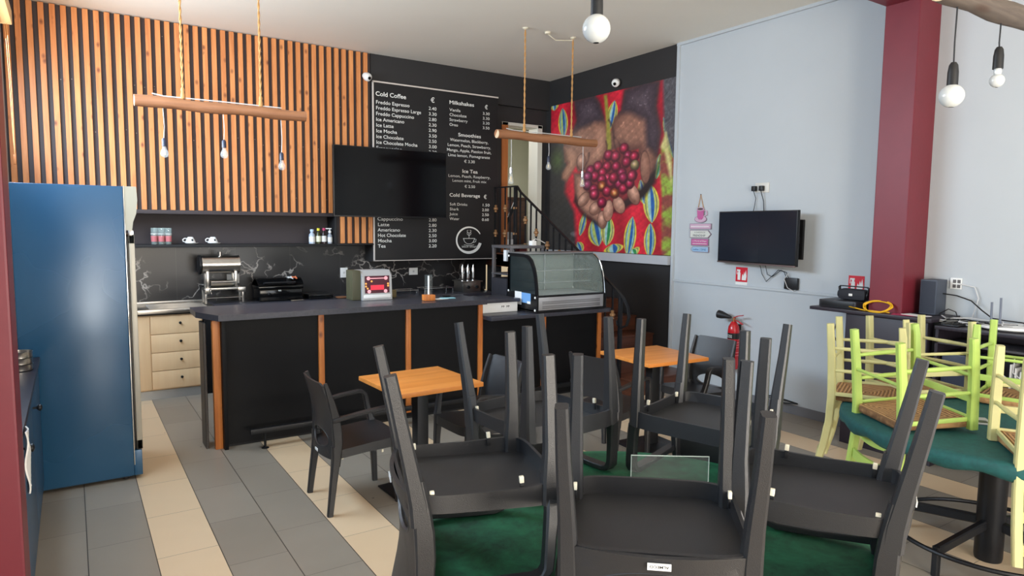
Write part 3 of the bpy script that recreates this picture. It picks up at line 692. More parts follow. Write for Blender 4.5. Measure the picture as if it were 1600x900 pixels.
# till on the bar
t = thing('till_terminal', 'boxy silver terminal with a lit red and black game like screen on the bar', 'terminal', (2.36, 6.0, 1.06))
b = MB().prism([(5.86,1.062),(6.07,1.062),(6.07,1.335),(5.93,1.335),(5.875,1.28)], 2.21, 2.50, 'X'); b.build('body', mat('silver_plastic', (176,176,176), 0.35, 0.3), t)
MB().box(2.13, 2.208, 5.90, 6.07, 1.062, 1.335, 0.004).build('side_case', mat('olive_side', (74,72,52), 0.5), t)
MB().box(2.225, 2.485, 5.856, 5.876, 1.078, 1.11, 0.003).build('button_panel', M_whitep, t)
b = MB(); q = [(2.235, 5.866, 1.125), (2.475, 5.866, 1.125), (2.475, 5.8735, 1.285), (2.235, 5.8735, 1.285)]
V = b.ring([(x_, y_-0.004, z_) for x_, y_, z_ in q]); b.bm.faces.new(V)
sc = b.build('screen', mat('till_screen', (40,16,26), 0.2, emit=(120,36,56), estr=0.3), t, smooth=False)
M_scr1 = mat('screen_red', (200,40,60), 0.4, emit=(214,50,70), estr=0.6); M_scr2 = mat('screen_orange', (230,150,70), 0.4, emit=(236,160,80), estr=0.7); M_scr3 = mat('screen_pink', (230,150,160), 0.4, emit=(236,170,176), estr=0.6)
def yscr(z): return 5.8605 + (z-1.125)*0.047
b = MB()
for (xa, xb, za, zb) in ((2.29, 2.42, 1.155, 1.20),): b.box(xa, xb, yscr(za)-0.002, yscr(zb), za, zb)
b.build('screen_button', M_scr1, sc, smooth=False)
b = MB()
for xx, zz in ((2.27,1.262),(2.44,1.262),(2.275,1.142),(2.435,1.142)): b.lathe([(0.001,yscr(zz)-0.002),(0.017,yscr(zz)-0.002),(0.017,yscr(zz))], (xx,0,zz), 14, 'Y')
b.box(2.27, 2.44, yscr(1.262)-0.002, yscr(1.262), 1.258, 1.266)
b.build('screen_dial', M_scr3, sc, smooth=False)
b = MB()
for xx, zz in ((2.245,1.19),(2.245,1.215),(2.46,1.19),(2.46,1.21),(2.30,1.235),(2.26,1.17)): b.lathe([(0.001,yscr(zz)-0.003),(0.009,yscr(zz)-0.003),(0.009,yscr(zz))], (xx,0,zz), 10, 'Y')
b.build('screen_icons', M_scr2, sc, smooth=False)
for xx in (2.26, 2.45): MB().box(xx-0.03, xx+0.03, 5.87, 6.04, 1.06, 1.064).build('foot', M_blackmat, t)
tag(MB().box(2.52, 2.60, 5.99, 6.06, 1.062, 1.135, 0.004).build('small_box', mat('olive_box', (96,82,48), 0.6)), 'small olive box right of the till terminal', 'box')
# card holder with clear tube
t = thing('straw_holder', 'clear upright tube standing in an orange wood block on the bar edge', 'straw holder', (2.76, 5.60, 1.06))
MB().box(2.70, 2.80, 5.56, 5.64, 1.062, 1.115, 0.003).build('base', M_post, t)
MB().lathe([(0.038,1.115),(0.038,1.30),(0.034,1.30),(0.034,1.118)], (2.75, 5.60, 0), 20, caps=False).build('tube', M_acr, t)
MB().lathe([(0.008,1.118),(0.008,1.29)], (2.75, 5.60, 0), 10).build('straws', M_whitep, t)
for k, (x, y, a, m_, lab) in enumerate(((2.90,5.66,0.2,M_whitep,'white leaflet on the bar beside the clear tube'),(2.99,5.68,-0.25,mat('cyan_paper',(150,206,216),0.6),'pale blue leaflet on the bar, right of the white one'))):
    b = MB().box(-0.07,0.07,-0.045,0.045,0,0.002); b.transform(Matrix.Translation((x,y,1.061+0.0025*k)) @ Matrix.Rotation(a,4,'Z'))
    tag(b.build('paper_leaflet', m_), lab, 'paper')
# wire racks and bits on the back worktop
def wire_rack(x, y, label, z=0.95):
    t = thing('wire_rack', label, 'rack', (x, y, 0.9), 'chrome wire racks on the back worktop')
    b = MB(); b.tube([(x-0.22,y-0.1,z),(x+0.22,y-0.1,z),(x+0.22,y+0.1,z),(x-0.22,y+0.1,z)], 0.004, 6, True); b.build('frame', M_chrome, t)
    b = MB()
    for k in range(9): b.tube([(x-0.2+0.05*k,y-0.1,z),(x-0.2+0.05*k,y+0.1,z)], 0.0022, 6)
    b.build('wires', M_chrome, t)
    for sx in (-1, 1):
        for sy in (-1, 1): MB().tube([(x+0.2*sx,y+0.09*sy,z),(x+0.2*sx,y+0.09*sy,0.902)], 0.004, 6).build('leg', M_chrome, t)
wire_rack(3.38, 7.72, 'chrome wire rack on the back worktop, behind the clear tube')
wire_rack(3.88, 7.70, 'chrome wire rack on the back worktop, right of the clear tube', 0.965)

# equipment at the right end of the raised top
t = thing('steel_shelf_frame', 'grey steel shelf frame standing left of the glass display case', 'shelf frame', (3.55, 5.95, 0.9))
M_gs = mat('grey_steel_frame', (118,116,118), 0.35, 0.6)
for x, y in ((3.86, 5.9), (4.25, 5.9), (3.86, 6.25), (4.25, 6.25)): MB().box(x-0.016, x+0.016, y-0.016, y+0.016, 0.9 if y < 6 else 0.0, 1.545, 0.002).build('upright', M_gs, t)
MB().box(3.84, 4.27, 5.88, 6.27, 1.52, 1.55, 0.003).build('top_shelf', M_gs, t)
MB().box(3.84, 4.27, 5.88, 6.27, 1.235, 1.25, 0.003).build('middle_shelf', M_gs, t)
tag(MB().box(3.82, 4.19, 5.93, 6.24, 0.96, 1.2, 0.01).build('equipment_box', mat('dark_metal_box', (58,58,64), 0.35, 0.4)), 'dark metal appliance inside the steel shelf frame', 'appliance')
for i in range(4):
    x = 3.915+0.075*i
    t = thing('stacked_glasses', 'column of clear glasses on the steel frame shelf, %s' % ['nearest the slender left upright', 'second from the left upright', 'third from the left upright', 'closest to the display case'][i], 'glasses', (x, 5.96, 1.25), 'glass columns on the steel frame')
    b = MB()
    for k in range(5): b.lathe([(0.028,1.251+0.024*k),(0.033,1.271+0.024*k),(0.034,1.273+0.024*k),(0.030,1.253+0.024*k)], (x, 5.96, 0), 16, caps=False)
    b.build('glasses', mat('frosty_glass', (214,224,224), 0.1, alpha=0.55), t)
tag(MB().box(3.885, 3.985, 6.04, 6.1, 1.38, 1.50, 0.004).build('white_box', M_whitep), 'white carton standing behind the glasses in the steel frame', 'box')
tag(MB().box(4.05, 4.14, 6.03, 6.12, 1.37, 1.51, 0.004).build('maroon_box', mat('maroon', (104,42,42), 0.6)), 'maroon carton right of the white carton in the steel frame', 'box')
t = thing('adapter_plug', 'white plug adapter with cable lying on top of the steel frame', 'plug', (4.15, 5.95, 1.55))
MB().box(4.12, 4.18, 5.90, 5.96, 1.551, 1.60, 0.004).build('body', M_whitep, t); MB().tube([(4.15,5.93,1.60),(4.2,5.95,1.62),(4.3,6.0,1.60),(4.4,6.05,1.57)], 0.006).build('lead', M_whitep, t)
t = thing('gas_burner', 'small steel burner with knobs on the back worktop, left of the steel shelf frame', 'burner', (4.33, 7.66, 0.9))
MB().box(4.20, 4.46, 7.55, 7.80, 0.902, 1.03, 0.004).build('body', M_steel, t)
for x in (4.27, 4.40): MB().lathe([(0.022,7.55),(0.022,7.53),(0.004,7.525)], (x, 0, 0.965), 12, 'Y').build('knob', M_blackmat, t)
MB().box(4.18, 4.48, 7.53, 7.82, 1.030, 1.045, 0.003).build('top_plate', M_steel, t)
for i, x in enumerate((4.25, 4.33, 4.41)):
    tag(MB().lathe([(0.001,1.046),(0.022,1.046),(0.022,1.20),(0.011,1.225),(0.011,1.255),(0.001,1.255)], (x, 7.66, 0), 14, caps=False).build('steel_canister', M_chrome), 'slim chrome canister on the small burner, %s of three' % ['left', 'middle', 'right'][i], 'canister', 'chrome canisters on the burner')
t = thing('serving_spoon', 'black serving spoon lying on the bar top beyond the leaflets', 'spoon', (3.1, 5.8, 1.06))
MB().lathe([(0.001,0.0),(0.03,0.004),(0.038,0.014),(0.034,0.014),(0.001,0.006)], (0,0,0), 20, caps=False).transform(Matrix.Translation((3.03,5.78,1.062)) @ Matrix.Diagonal((1.3,1,1,1))).build('bowl', M_blackmat, t)
MB().sweep([(3.07,5.78,1.074),(3.15,5.80,1.075),(3.24,5.83,1.07)], 0.014, 0.005).build('handle', M_steel, t)
t = thing('white_drawer_unit', 'white unit with a dark lid standing on the lower bar top', 'box', (3.55, 5.75, 0.9))
MB().box(3.30, 3.74, 5.60, 5.95, 0.902, 1.00, 0.003).build('body', M_whitep, t); MB().box(3.28, 3.76, 5.58, 5.97, 1.00, 1.035, 0.003).build('lid', M_barTop, t)
b = MB()
for x in (3.55, 3.57, 3.61, 3.63): b.box(x, x+0.012, 5.5985, 5.60, 0.955, 0.965); b.box(x, x+0.003, 5.5985, 5.60, 0.945, 0.968)
b.build('lettering', M_blackmat, t, smooth=False)

# ================================================================== COLD DISPLAY CASE
t = thing('display_case', 'curved glass refrigerated display case with black frame on the lower bar top', 'display case', (4.22, 5.6, 0.9))
X0, X1, Y0, Y1 = 3.79, 4.66, 5.33, 5.86
prof = [(Y0+0.005,0.915),(Y0,1.07),(Y0+0.01,1.16),(Y0+0.028,1.26),(Y0+0.058,1.35),(Y0+0.105,1.425),(Y0+0.17,1.465),(Y0+0.25,1.48),(Y1,1.48)]
def inset(pr, d): # inner profile
    return [(Y0+0.005+d,1.08),(Y0+0.012+d,1.16),(Y0+0.03+d,1.255),(Y0+0.06+d,1.335),(Y0+0.105+d,1.40),(Y0+0.17+d*0.7,1.435),(Y0+0.25,1.448),(Y1-d,1.448),(Y1-d,1.08)]
for xx, nm in ((X0, 'side_frame'), (X1-0.02, 'side_frame')):
    b = MB(); outer = [(p_[0], p_[1]) for p_ in prof] + [(Y1, 0.915)]
    inn = inset(prof, 0.03)
    # frame ring as quads between outer curve (from 1.07 up) and inner curve
    o2 = [(Y0,1.07)] + prof[2:] + [(Y1,1.07)]
    o2 = o2[:9]
    i2 = inn[:9]
    pairs = list(zip(o2, i2))
    for (A_, B_), (C_, D_) in zip(pairs, pairs[1:]):
        b.loft([[(xx,)+A_, (xx+0.02,)+A_, (xx+0.02,)+C_, (xx,)+C_], [(xx,)+B_, (xx+0.02,)+B_, (xx+0.02,)+D_, (xx,)+D_]])
    b.box(xx, xx+0.02, Y0, Y1, 0.915, 1.085, 0.002)
    b.box(xx, xx+0.02, Y1-0.03, Y1, 1.08, 1.478, 0.002)
    fr = b.build(nm, mat('case_black', (22,22,24), 0.25), t)
    MB().prism([(p_[0], p_[1]) for p_ in inn], xx+0.008, xx+0.012, 'X').build('side_glass', mat('tinted_side_glass', (40,48,50), 0.05, alpha=0.55), fr)
    b = MB()
    for yy, zz in ((Y0+0.03,1.055),(Y0+0.03,0.93),(Y1-0.02,1.09),(Y1-0.02,0.95),(Y1-0.02,1.45)): b.lathe([(0.012,xx-0.003),(0.010,xx-0.007),(0.001,xx-0.008)], (0,yy,zz), 12, 'X')
    b.build('screw_caps', M_whitep, fr)
b = MB(); pr = prof[1:8]
b.grid(lambda u, v: (X0+0.02+(X1-X0-0.04)*u, np.interp(v*6, range(7), [p_[0] for p_ in pr])+0.004, np.interp(v*6, range(7), [p_[1] for p_ in pr])), 2, 24, (0, 0.004, -0.001))
b.build('front_glass', M_glassdk, t)
MB().box(X0, X1, Y0+0.20, Y1, 1.475, 1.490, 0.003).build('top_panel', mat('silver_trim', (150,152,154), 0.3, 0.6), t)
MB().tube([(X1-0.005, p_[0]-0.001, p_[1]) for p_ in prof[1:8]], 0.006).build('edge_trim', M_chrome, t)
MB().box(X0+0.02, X1-0.02, Y0-0.004, Y0+0.02, 1.058, 1.078, 0.002).build('front_rail', mat('case_black', (22,22,24), 0.25), t)
vp = MB().box(X0+0.02, X1-0.02, Y0+0.002, Y0+0.02, 0.93, 1.058, 0.002).build('vent_panel', mat('vent_steel', (186,186,190), 0.3, 0.6), t)
b = MB()
for r_ in range(4):
    for k in range(38): xx = X0+0.07+0.0195*k; zz = (0.945, 0.962, 0.990, 1.007)[r_]; b.box(xx, xx+0.008, Y0, Y0+0.003, zz, zz+0.009)
b.build('vent_slots', M_blackmat, vp, smooth=False)
MB().box(X0, X1, Y0+0.01, Y1, 0.902, 0.93, 0.002).build('base', mat('case_black', (22,22,24), 0.25), t)
MB().box(X0+0.02, X1-0.02, Y0+0.03, Y1-0.02, 1.06, 1.075).build('deck', M_ledge, t)
MB().box(X0+0.02, X1-0.02, Y1-0.02, Y1-0.005, 1.08, 1.47).build('rear_door', mat('grey_green_rear', (140,152,148), 0.15, alpha=0.6), t)
for zz in (1.19, 1.31):
    s_ = MB().box(X0+0.04, X1-0.04, Y0+0.12, Y1-0.03, zz, zz+0.006, 0.001).build('glass_shelf', M_glassdk, t)
    MB().tube([(X0+0.04, Y0+0.12, zz+0.003), (X1-0.04, Y0+0.12, zz+0.003)], 0.005).build('shelf_edge', M_chrome, s_)
for xx in (X0+0.43,): MB().box(xx, xx+0.012, Y1-0.05, Y1-0.03, 1.08, 1.46).build('shelf_post', M_chrome, t)
b = MB(); b.box(X0-0.002, X0-0.0005, 5.44, 5.66, 0.99, 1.09); st = b.build('energy_label', mat('label_blue', (110,160,214), 0.5), t, smooth=False)
MB().box(X0-0.003, X0-0.0018, 5.60, 5.72, 0.965, 1.095).build('label_white', M_signw, st, smooth=False); MB().box(X0-0.003, X0-0.0018, 5.44, 5.50, 0.985, 1.01).build('label_white', M_signw, st, smooth=False)

# ================================================================== STAIRCASE AND RAILING
t = thing('staircase', 'brown tiled stairs climbing along the black wall to the doorway', 'staircase', (5.2, 6.1, 0))
XS = 4.80
for k in range(8):
    y0 = 5.03 + 0.30*k; z1 = 0.175*(k+1)
    s_ = MB().box(XS, XW-0.002, y0, 7.43 if k < 7 else 7.82, z1-0.175+0.001, z1-0.02).build('step', M_brown, t)
    MB().box(XS-0.015, XW-0.002, y0-0.02, y0+0.30 if k < 7 else 7.82, z1-0.02, z1, 0.004).build('tread', M_brown, s_)
t = thing('stair_railing', 'black iron stair railing with brass collars and a curled end', 'railing', (4.78, 5.1, 0.18))
XR = 4.77
def railz(y): return 1.02 + (y-5.13)*0.592
pts = [(XR, 7.74, 2.262), (XR, 7.18, 2.262)] + [(XR, y, railz(y)) for y in np.linspace(7.1, 5.35, 8)]
pts += [(XR, 5.25, 1.085), (XR, 5.16, 1.02), (XR, 5.095, 0.93), (XR, 5.075, 0.83), (XR, 5.11, 0.74), (XR, 5.18, 0.71), (XR, 5.24, 0.735), (XR, 5.25, 0.78)]
MB().sweep([Vector(p_) for p_ in pts], 0.036, 0.016, (1,0,0)).build('handrail', M_iron, t)
MB().box(XR-0.018, XR+0.018, 5.19, 5.226, 0.176, railz(5.2)-0.01, 0.003).build('newel_post', M_iron, t)
k = 0; y = 5.33
while y < 7.72:
    zb = 0.175*min(8, int((y-5.03)/0.30)+1); zt = railz(y) if y < 7.18 else 2.262
    p_ = MB().box(XR-0.008, XR+0.008, y-0.008, y+0.008, zb, zt-0.006).build('baluster', M_iron, t)
    if k % 2 == 0:
        for zz in ((zb+0.30*(zt-zb)), (zb+0.68*(zt-zb))):
            MB().lathe([(0.009,zz-0.05),(0.021,zz-0.042),(0.015,zz-0.024),(0.030,zz-0.010),(0.030,zz+0.010),(0.015,zz+0.024),(0.021,zz+0.042),(0.009,zz+0.05)], (XR, y, 0), 10).build('collar', M_brass, p_)
    k += 1; y += 0.118
MB().box(XR-0.02, XR+0.02, 7.19, 7.23, 1.40, 2.25, 0.003).build('landing_post', M_iron, t)

# ================================================================== MURAL PRINT
MU={'gray':[(-0.067,0.747),(0.124,0.778),(0.171,0.57),(0.145,0.397),(0.238,0.265),(0.269,-0.029),(-0.051,-0.044)],'tr':[(0.904,1.052),(1.028,1.025),(1.04,0.359),(0.984,0.576),(0.924,0.726)],'strip':[(0.924,0.709),(1.047,0.394),(1.047,-0.035),(0.934,-0.042),(0.92,0.364),(0.901,0.53)],'lh':[(0.217,1.005),(0.396,1.01),(0.441,0.952),(0.491,0.823),(0.521,0.72),(0.488,0.61),(0.442,0.571),(0.355,0.534),(0.265,0.526),(0.232,0.589),(0.136,0.597),(0.122,0.707),(0.206,0.788),(0.246,0.866)],'larm':[(0.217,1.005),(0.396,1.01),(0.441,0.952),(0.491,0.82),(0.397,0.829),(0.216,0.795),(0.241,0.867)],'lth':[(0.133,0.706),(0.219,0.696),(0.262,0.646),(0.253,0.572),(0.161,0.464),(0.111,0.49),(0.116,0.529),(0.168,0.594)],'lpalm':[(0.401,0.822),(0.491,0.816),(0.521,0.72),(0.488,0.595),(0.442,0.571),(0.325,0.536),(0.353,0.615),(0.4,0.677)],'llow':[(0.225,0.523),(0.336,0.515),(0.367,0.388),(0.469,0.322),(0.479,0.261),(0.516,0.192),(0.482,0.155),(0.436,0.185),(0.343,0.235),(0.285,0.278),(0.239,0.358)],'rh':[(0.637,0.993),(0.786,1.017),(0.888,0.997),(0.87,0.859),(0.905,0.712),(0.881,0.533),(0.846,0.405),(0.781,0.441),(0.761,0.543),(0.75,0.625),(0.692,0.618),(0.613,0.654),(0.524,0.628),(0.53,0.747),(0.563,0.84),(0.615,0.874)],'rarm':[(0.637,0.993),(0.786,1.017),(0.888,0.997),(0.87,0.859),(0.905,0.712),(0.887,0.572),(0.806,0.633),(0.794,0.786),(0.685,0.849),(0.598,0.863),(0.615,0.874)],'rgap':[(0.549,0.253),(0.663,0.336),(0.779,0.395),(0.859,0.49),(0.89,0.531),(0.876,0.421),(0.804,0.337),(0.697,0.289),(0.625,0.252)],'lgap':[(0.248,0.372),(0.285,0.278),(0.352,0.231),(0.445,0.185),(0.455,0.165),(0.315,0.235),(0.23,0.329)],'bowl':[(0.325,0.536),(0.442,0.571),(0.524,0.628),(0.613,0.654),(0.692,0.618),(0.759,0.611),(0.771,0.476),(0.749,0.41),(0.701,0.336),(0.58,0.291),(0.458,0.323),(0.328,0.432)],'leaves':[[0.118,0.87,0.043,0.091],[0.545,0.857,0.04,0.08],[0.434,0.125,0.065,0.084],[0.53,0.134,0.052,0.085],[0.706,0.102,0.043,0.11],[0.852,0.299,0.053,0.101],[0.85,0.082,0.04,0.091],[0.58,0.022,0.075,0.028],[0.316,0.178,0.028,0.076],[0.291,0.015,0.04,0.043],[0.114,0.662,0.025,0.109],[0.787,0.37,0.027,0.061],[0.893,0.512,0.026,0.066],[0.031,1.001,0.038,0.031],[0.955,0.669,0.021,0.115],[0.738,0.005,0.047,0.024]],'fing':[[0.321,0.341,0.056,0.039],[0.42,0.279,0.047,0.04],[0.485,0.206,0.035,0.049],[0.531,0.263,0.035,0.059],[0.615,0.298,0.053,0.043],[0.722,0.36,0.061,0.044],[0.803,0.514,0.033,0.094],[0.294,0.591,0.034,0.045]],'ber':[[0.644,0.64,0.03,0.028],[0.523,0.61,0.032,0.029],[0.579,0.598,0.031,0.029],[0.676,0.592,0.029,0.028],[0.722,0.584,0.03,0.027],[0.664,0.556,0.03,0.029],[0.438,0.546,0.033,0.03],[0.376,0.525,0.033,0.03],[0.513,0.54,0.032,0.029],[0.586,0.534,0.031,0.028],[0.728,0.533,0.029,0.028],[0.713,0.473,0.029,0.028],[0.477,0.503,0.032,0.029],[0.415,0.486,0.034,0.03],[0.347,0.483,0.035,0.03],[0.631,0.492,0.031,0.028],[0.57,0.468,0.031,0.029],[0.636,0.457,0.031,0.028],[0.52,0.465,0.032,0.03],[0.689,0.426,0.03,0.028],[0.62,0.423,0.031,0.028],[0.473,0.46,0.033,0.029],[0.558,0.427,0.031,0.029],[0.35,0.486,0.035,0.03],[0.352,0.434,0.034,0.03],[0.408,0.4,0.034,0.03],[0.413,0.369,0.034,0.03],[0.475,0.421,0.032,0.03],[0.519,0.385,0.033,0.029],[0.579,0.372,0.032,0.029],[0.548,0.44,0.031,0.029],[0.611,0.427,0.031,0.029],[0.645,0.395,0.031,0.028],[0.693,0.425,0.029,0.028],[0.707,0.469,0.029,0.028],[0.643,0.461,0.03,0.029],[0.568,0.466,0.032,0.03],[0.478,0.315,0.032,0.029]]}
def make_mural():
    nu, nv = 280, 300
    U, V = np.meshgrid(np.linspace(0, 1, nu+1), np.linspace(0, 1, nv+1), indexing='ij')
    def h2(i, j): return np.modf(np.sin(i*127.1+j*311.7)*43758.5453)[0]
    def vnoise(x, y):
        xi, yi = np.floor(x), np.floor(y); fx, fy = x-xi, y-yi; fx = fx*fx*(3-2*fx); fy = fy*fy*(3-2*fy)
        return (h2(xi,yi)*(1-fx)*(1-fy)+h2(xi+1,yi)*fx*(1-fy)+h2(xi,yi+1)*(1-fx)*fy+h2(xi+1,yi+1)*fx*fy)
    def fbm(x, y): return sum(vnoise(x*2**k, y*2**k)*0.5**k for k in range(4))/1.9
    A = 2.33/1.98
    C = np.zeros(U.shape+(3,)); C[:] = (226, 30, 50)
    fold = 0.86+0.14*np.sin(U*26+1.5*np.sin(V*4)); C *= fold[..., None]
    def pmask(poly, blur=0.006):
        P = np.array(poly); inside = np.zeros(U.shape, bool); dist = np.full(U.shape, 9.0)
        for (x1, y1), (x2, y2) in zip(P, np.roll(P, -1, axis=0)):
            c = ((y1 > V) != (y2 > V)); 
            with np.errstate(divide='ignore', invalid='ignore'): xx = (x2-x1)*(V-y1)/(y2-y1+1e-12)+x1
            inside ^= c & (U < xx)
            dx, dy = x2-x1, y2-y1; tt = np.clip(((U-x1)*dx+(V-y1)*dy)/(dx*dx+dy*dy+1e-12), 0, 1)
            dist = np.minimum(dist, np.hypot(U-x1-tt*dx, V-y1-tt*dy))
        sd = np.where(inside, dist, -dist)
        return np.clip(sd/blur*0.5+0.5, 0, 1), sd
    def put(mask, col):
        nonlocal C
        col = np.array(col, float)
        C = C*(1-mask[..., None]) + col*mask[..., None]
    def ell(e, s=1.0, rot=0.0):
        x, y, rx, ry = e; rx, ry = (rx*1.12, ry*1.12) if rx < 0.045 and 0.2 < y < 0.75 and 0.2 < x < 0.8 else (rx, ry); c, n_ = math.cos(rot), math.sin(rot)
        du, dv = (U-x)*A, V-y; a = (du*c+dv*n_)/(rx*A*s); b_ = (-du*n_+dv*c)/(ry*s)
        return a, b_, np.sqrt(a*a+b_*b_)
    def emask(r, e): return np.clip((1-r)*min(e[2], e[3])*0+ (1-r)/0.10 + 0.5, 0, 1)
    n1 = fbm(U*14, V*14); n2 = fbm(U*60, V*50); n3 = fbm(U*150+n1*8, V*60)
    # cloth motifs: yellow petals with pale blue, green and blue cores
    for i, e in enumerate(MU['leaves']):
        rot = [0.1,-0.25,0.35,-0.1,-0.15,0.1,0.0,0.2,-0.35,0.5,0.1,0.25,-0.2,0.0,0.35,0.6][i]
        a, b_, _ = ell(e, 1.0, rot); bb = np.clip(1-(b_/1.12)**2, 0.001, 1); ra = a/(bb**0.8)*0.95; rr_ = np.where(np.abs(b_) < 1.12, np.abs(ra), 9)
        off = ra - 0.18
        lm = lambda lim, x: np.clip((lim-x)/0.10+0.5, 0, 1)
        put(lm(1.0, rr_), np.stack([212-26*n1, 196-26*n1, 70+50*n1], -1)); put(lm(0.74, rr_), (54, 66, 84)); put(lm(0.64, rr_), (196, 202, 92) if i % 2 else (128, 178, 190))
        put(lm(0.42, rr_), (150, 194, 198) if i % 2 else (176, 196, 96)); put(lm(0.22, np.abs(off)+9*(rr_ > 2)), (40, 128, 66) if i in (3, 12, 15) else (28, 80, 156))
    m, _ = pmask(MU['gray'], 0.02); g = 46+95*np.clip((fbm(U*9, V*9)-0.42)*2.4, 0, 1); put(m, np.stack([g, g*0.98, g], -1))
    m2 = m*np.clip(1-np.hypot((U-0.07)*1.2, (V-0.62))*9, 0, 1)*0.6; put(m2, (92, 120, 58))
    m, _ = pmask(MU['tr'], 0.012); put(m, np.stack([74+30*n3, 72+30*n3, 78+30*n3], -1))
    m, _ = pmask(MU['strip'], 0.01); bnd = np.clip((np.sin(V*34+3*n1)+1)/2*1.3-0.1+0.4*(n2-0.5), 0, 1)[..., None]
    put(m, np.array((128, 58, 50))*(1-bnd)+np.array((134, 164, 54))*bnd)
    m, _ = pmask([(0.90,0.62),(0.93,0.60),(0.985,0.40),(0.985,0.50),(0.94,0.70)], 0.01); put(m, (206, 196, 120))
    # hands
    def skin(c1, c2, f): return np.array(c1)*(1-f[..., None])+np.array(c2)*f[..., None]
    tex = np.clip(0.5+(n2-0.5)*0.9+(n3-0.5)*0.7, 0, 1)
    for key, c1, c2 in (('lh', (92,56,46), (216,152,120)), ('rh', (92,56,48), (232,160,126))):
        m, sd = pmask(MU[key], 0.008); f = np.clip(sd/0.07, 0, 1)*0.9*(0.45+0.7*tex); put(m, skin(c1, c2, np.clip(f, 0, 1)))
    for key in ('larm', 'rarm'):
        m, sd = pmask(MU[key], 0.022); f = np.clip(sd/0.09, 0, 1)*(0.25+0.9*np.clip(n3*1.5-0.45, 0, 1)); put(m, skin((44,32,40), (190,168,178), np.clip(f, 0, 1)))
    m, sd = pmask(MU['lpalm'], 0.03); put(m*0.9, skin((150,96,76), (232,170,136), np.clip(sd/0.07, 0, 1)*(0.6+0.5*tex)))
    m, sd = pmask(MU['lth'], 0.012); put(m, skin((120,78,62), (210,146,114), np.clip(sd/0.035, 0, 1)*(0.6+0.5*tex)))
    m, sd = pmask(MU['llow'], 0.012); put(m, skin((86,54,46), (190,130,106), np.clip(sd/0.05, 0, 1)))
    for key in ('rgap', 'lgap'):
        m, sd = pmask(MU[key], 0.014); put(m, (30, 18, 20))
    m, sd = pmask(MU['bowl'], 0.05); put(m*0.7, (84, 42, 40))
    # the gap between the two palms
    m, _ = pmask([(0.475,0.99),(0.50,0.99),(0.535,0.78),(0.545,0.66),(0.52,0.60),(0.505,0.66),(0.50,0.80)], 0.008); put(m, (150, 140, 50))
    # palm creases
    for (x1, y1, x2, y2) in ((0.52,0.83,0.60,0.62),(0.56,0.72,0.66,0.60),(0.36,0.64,0.30,0.50),(0.27,0.60,0.36,0.52),(0.50,0.70,0.49,0.55),(0.62,0.66,0.73,0.56)):
        dx, dy = x2-x1, y2-y1; tt = np.clip(((U-x1)*dx+(V-y1)*dy)/(dx*dx+dy*dy), 0, 1)
        d = np.hypot(U-x1-tt*dx-0.012*np.sin(tt*6), V-y1-tt*dy); put(np.clip(1-d/0.012, 0, 1)*0.85, (58, 32, 30))
    for i, e in enumerate(MU['fing']):
        rot = [0.5,0.3,0.1,-0.15,-0.7,-0.9,0.1,0.1][i]
        a, b_, r = ell(e, 1.08, rot); put(emask(r, e)*0.8, (54, 32, 30))
        a, b_, r = ell(e, 1.0, rot); hl = np.clip(1-np.hypot(a+0.15, b_-0.25), 0, 1)
        put(emask(r, e), skin((120,76,62) if i not in (3,4) else (150,98,80), (220,160,134) if i != 6 else (160,108,88), np.clip(hl*1.2, 0, 1)))
    # coffee cherries
    cols = [(240,40,84),(224,34,84),(248,56,98),(208,36,90)]
    for i, e in enumerate(MU['ber']):
        c = cols[i % 4]
        if i in (10,): c = (214,180,120)
        if i in (27, 29): c = (226,90,44)
        if i in (23, 24, 14): c = (186,64,110)
        a, b_, r = ell(e, 1.14); put(emask(r, e)*0.75, (70, 10, 26))
        a, b_, r = ell(e, 1.0); sh = np.clip(1-np.hypot(a+0.1, b_-0.2)*0.75, 0.25, 1); hl = np.clip(1-np.hypot(a+0.28, b_-0.35)*3.2, 0, 1)
        col = np.array(c)*sh[..., None]*1.05*(1-hl[..., None]*0.6)+np.array((250,190,206))*hl[..., None]*0.6; put(emask(r, e), col)
        if i in (27, 29): a, b_, r = ell(e, 0.5); put(np.clip(1-r, 0, 1), (244, 196, 110))
    C = np.clip(255*(np.clip(C, 0, 255)/255)**0.86*(0.95+0.16*n2[..., None]), 0, 255)
    me = bpy.data.meshes.new('picture')
    X = np.full(U.shape, XW-0.006); Y = 7.70-2.33*U; Z = 1.44+1.98*V
    base = np.array([XW, 6.535, 1.44])
    verts = np.stack([X, Y, Z], -1).reshape(-1, 3) - base
    idx = np.arange((nu+1)*(nv+1)).reshape(nu+1, nv+1)
    faces = np.stack([idx[:-1,:-1], idx[:-1,1:], idx[1:,1:], idx[1:,:-1]], -1).reshape(-1, 4)
    me.from_pydata(verts.tolist(), [], faces.tolist())
    ca = me.color_attributes.new('print', 'FLOAT_COLOR', 'POINT')
    c = C.reshape(-1, 3)/255; c = np.where(c <= 0.04045, c/12.92, ((c+0.055)/1.055)**2.4)
    ca.data.foreach_set('color', np.concatenate([c, np.ones((len(c), 1))], 1).astype(np.float32).ravel())
    m, nt, b = newmat('mural_print'); at = N(nt, 'ShaderNodeVertexColor'); at.layer_name = 'print'
    nt.links.new(at.outputs[0], b.inputs['Base Color']); b.inputs['Roughness'].default_value = 0.45
    me.materials.append(m)
    t = thing('wall_mural', 'large photo mural of cupped hands holding red coffee cherries on the stair wall', 'mural', (XW, 6.535, 1.44))
    o = bpy.data.objects.new('picture', me); COL.objects.link(o); o.parent = t
    MB().box(XW-0.0055, XW-0.001, 5.37, 7.70, 1.44, 3.42).build('backing_sheet', M_signw, t)
make_mural()

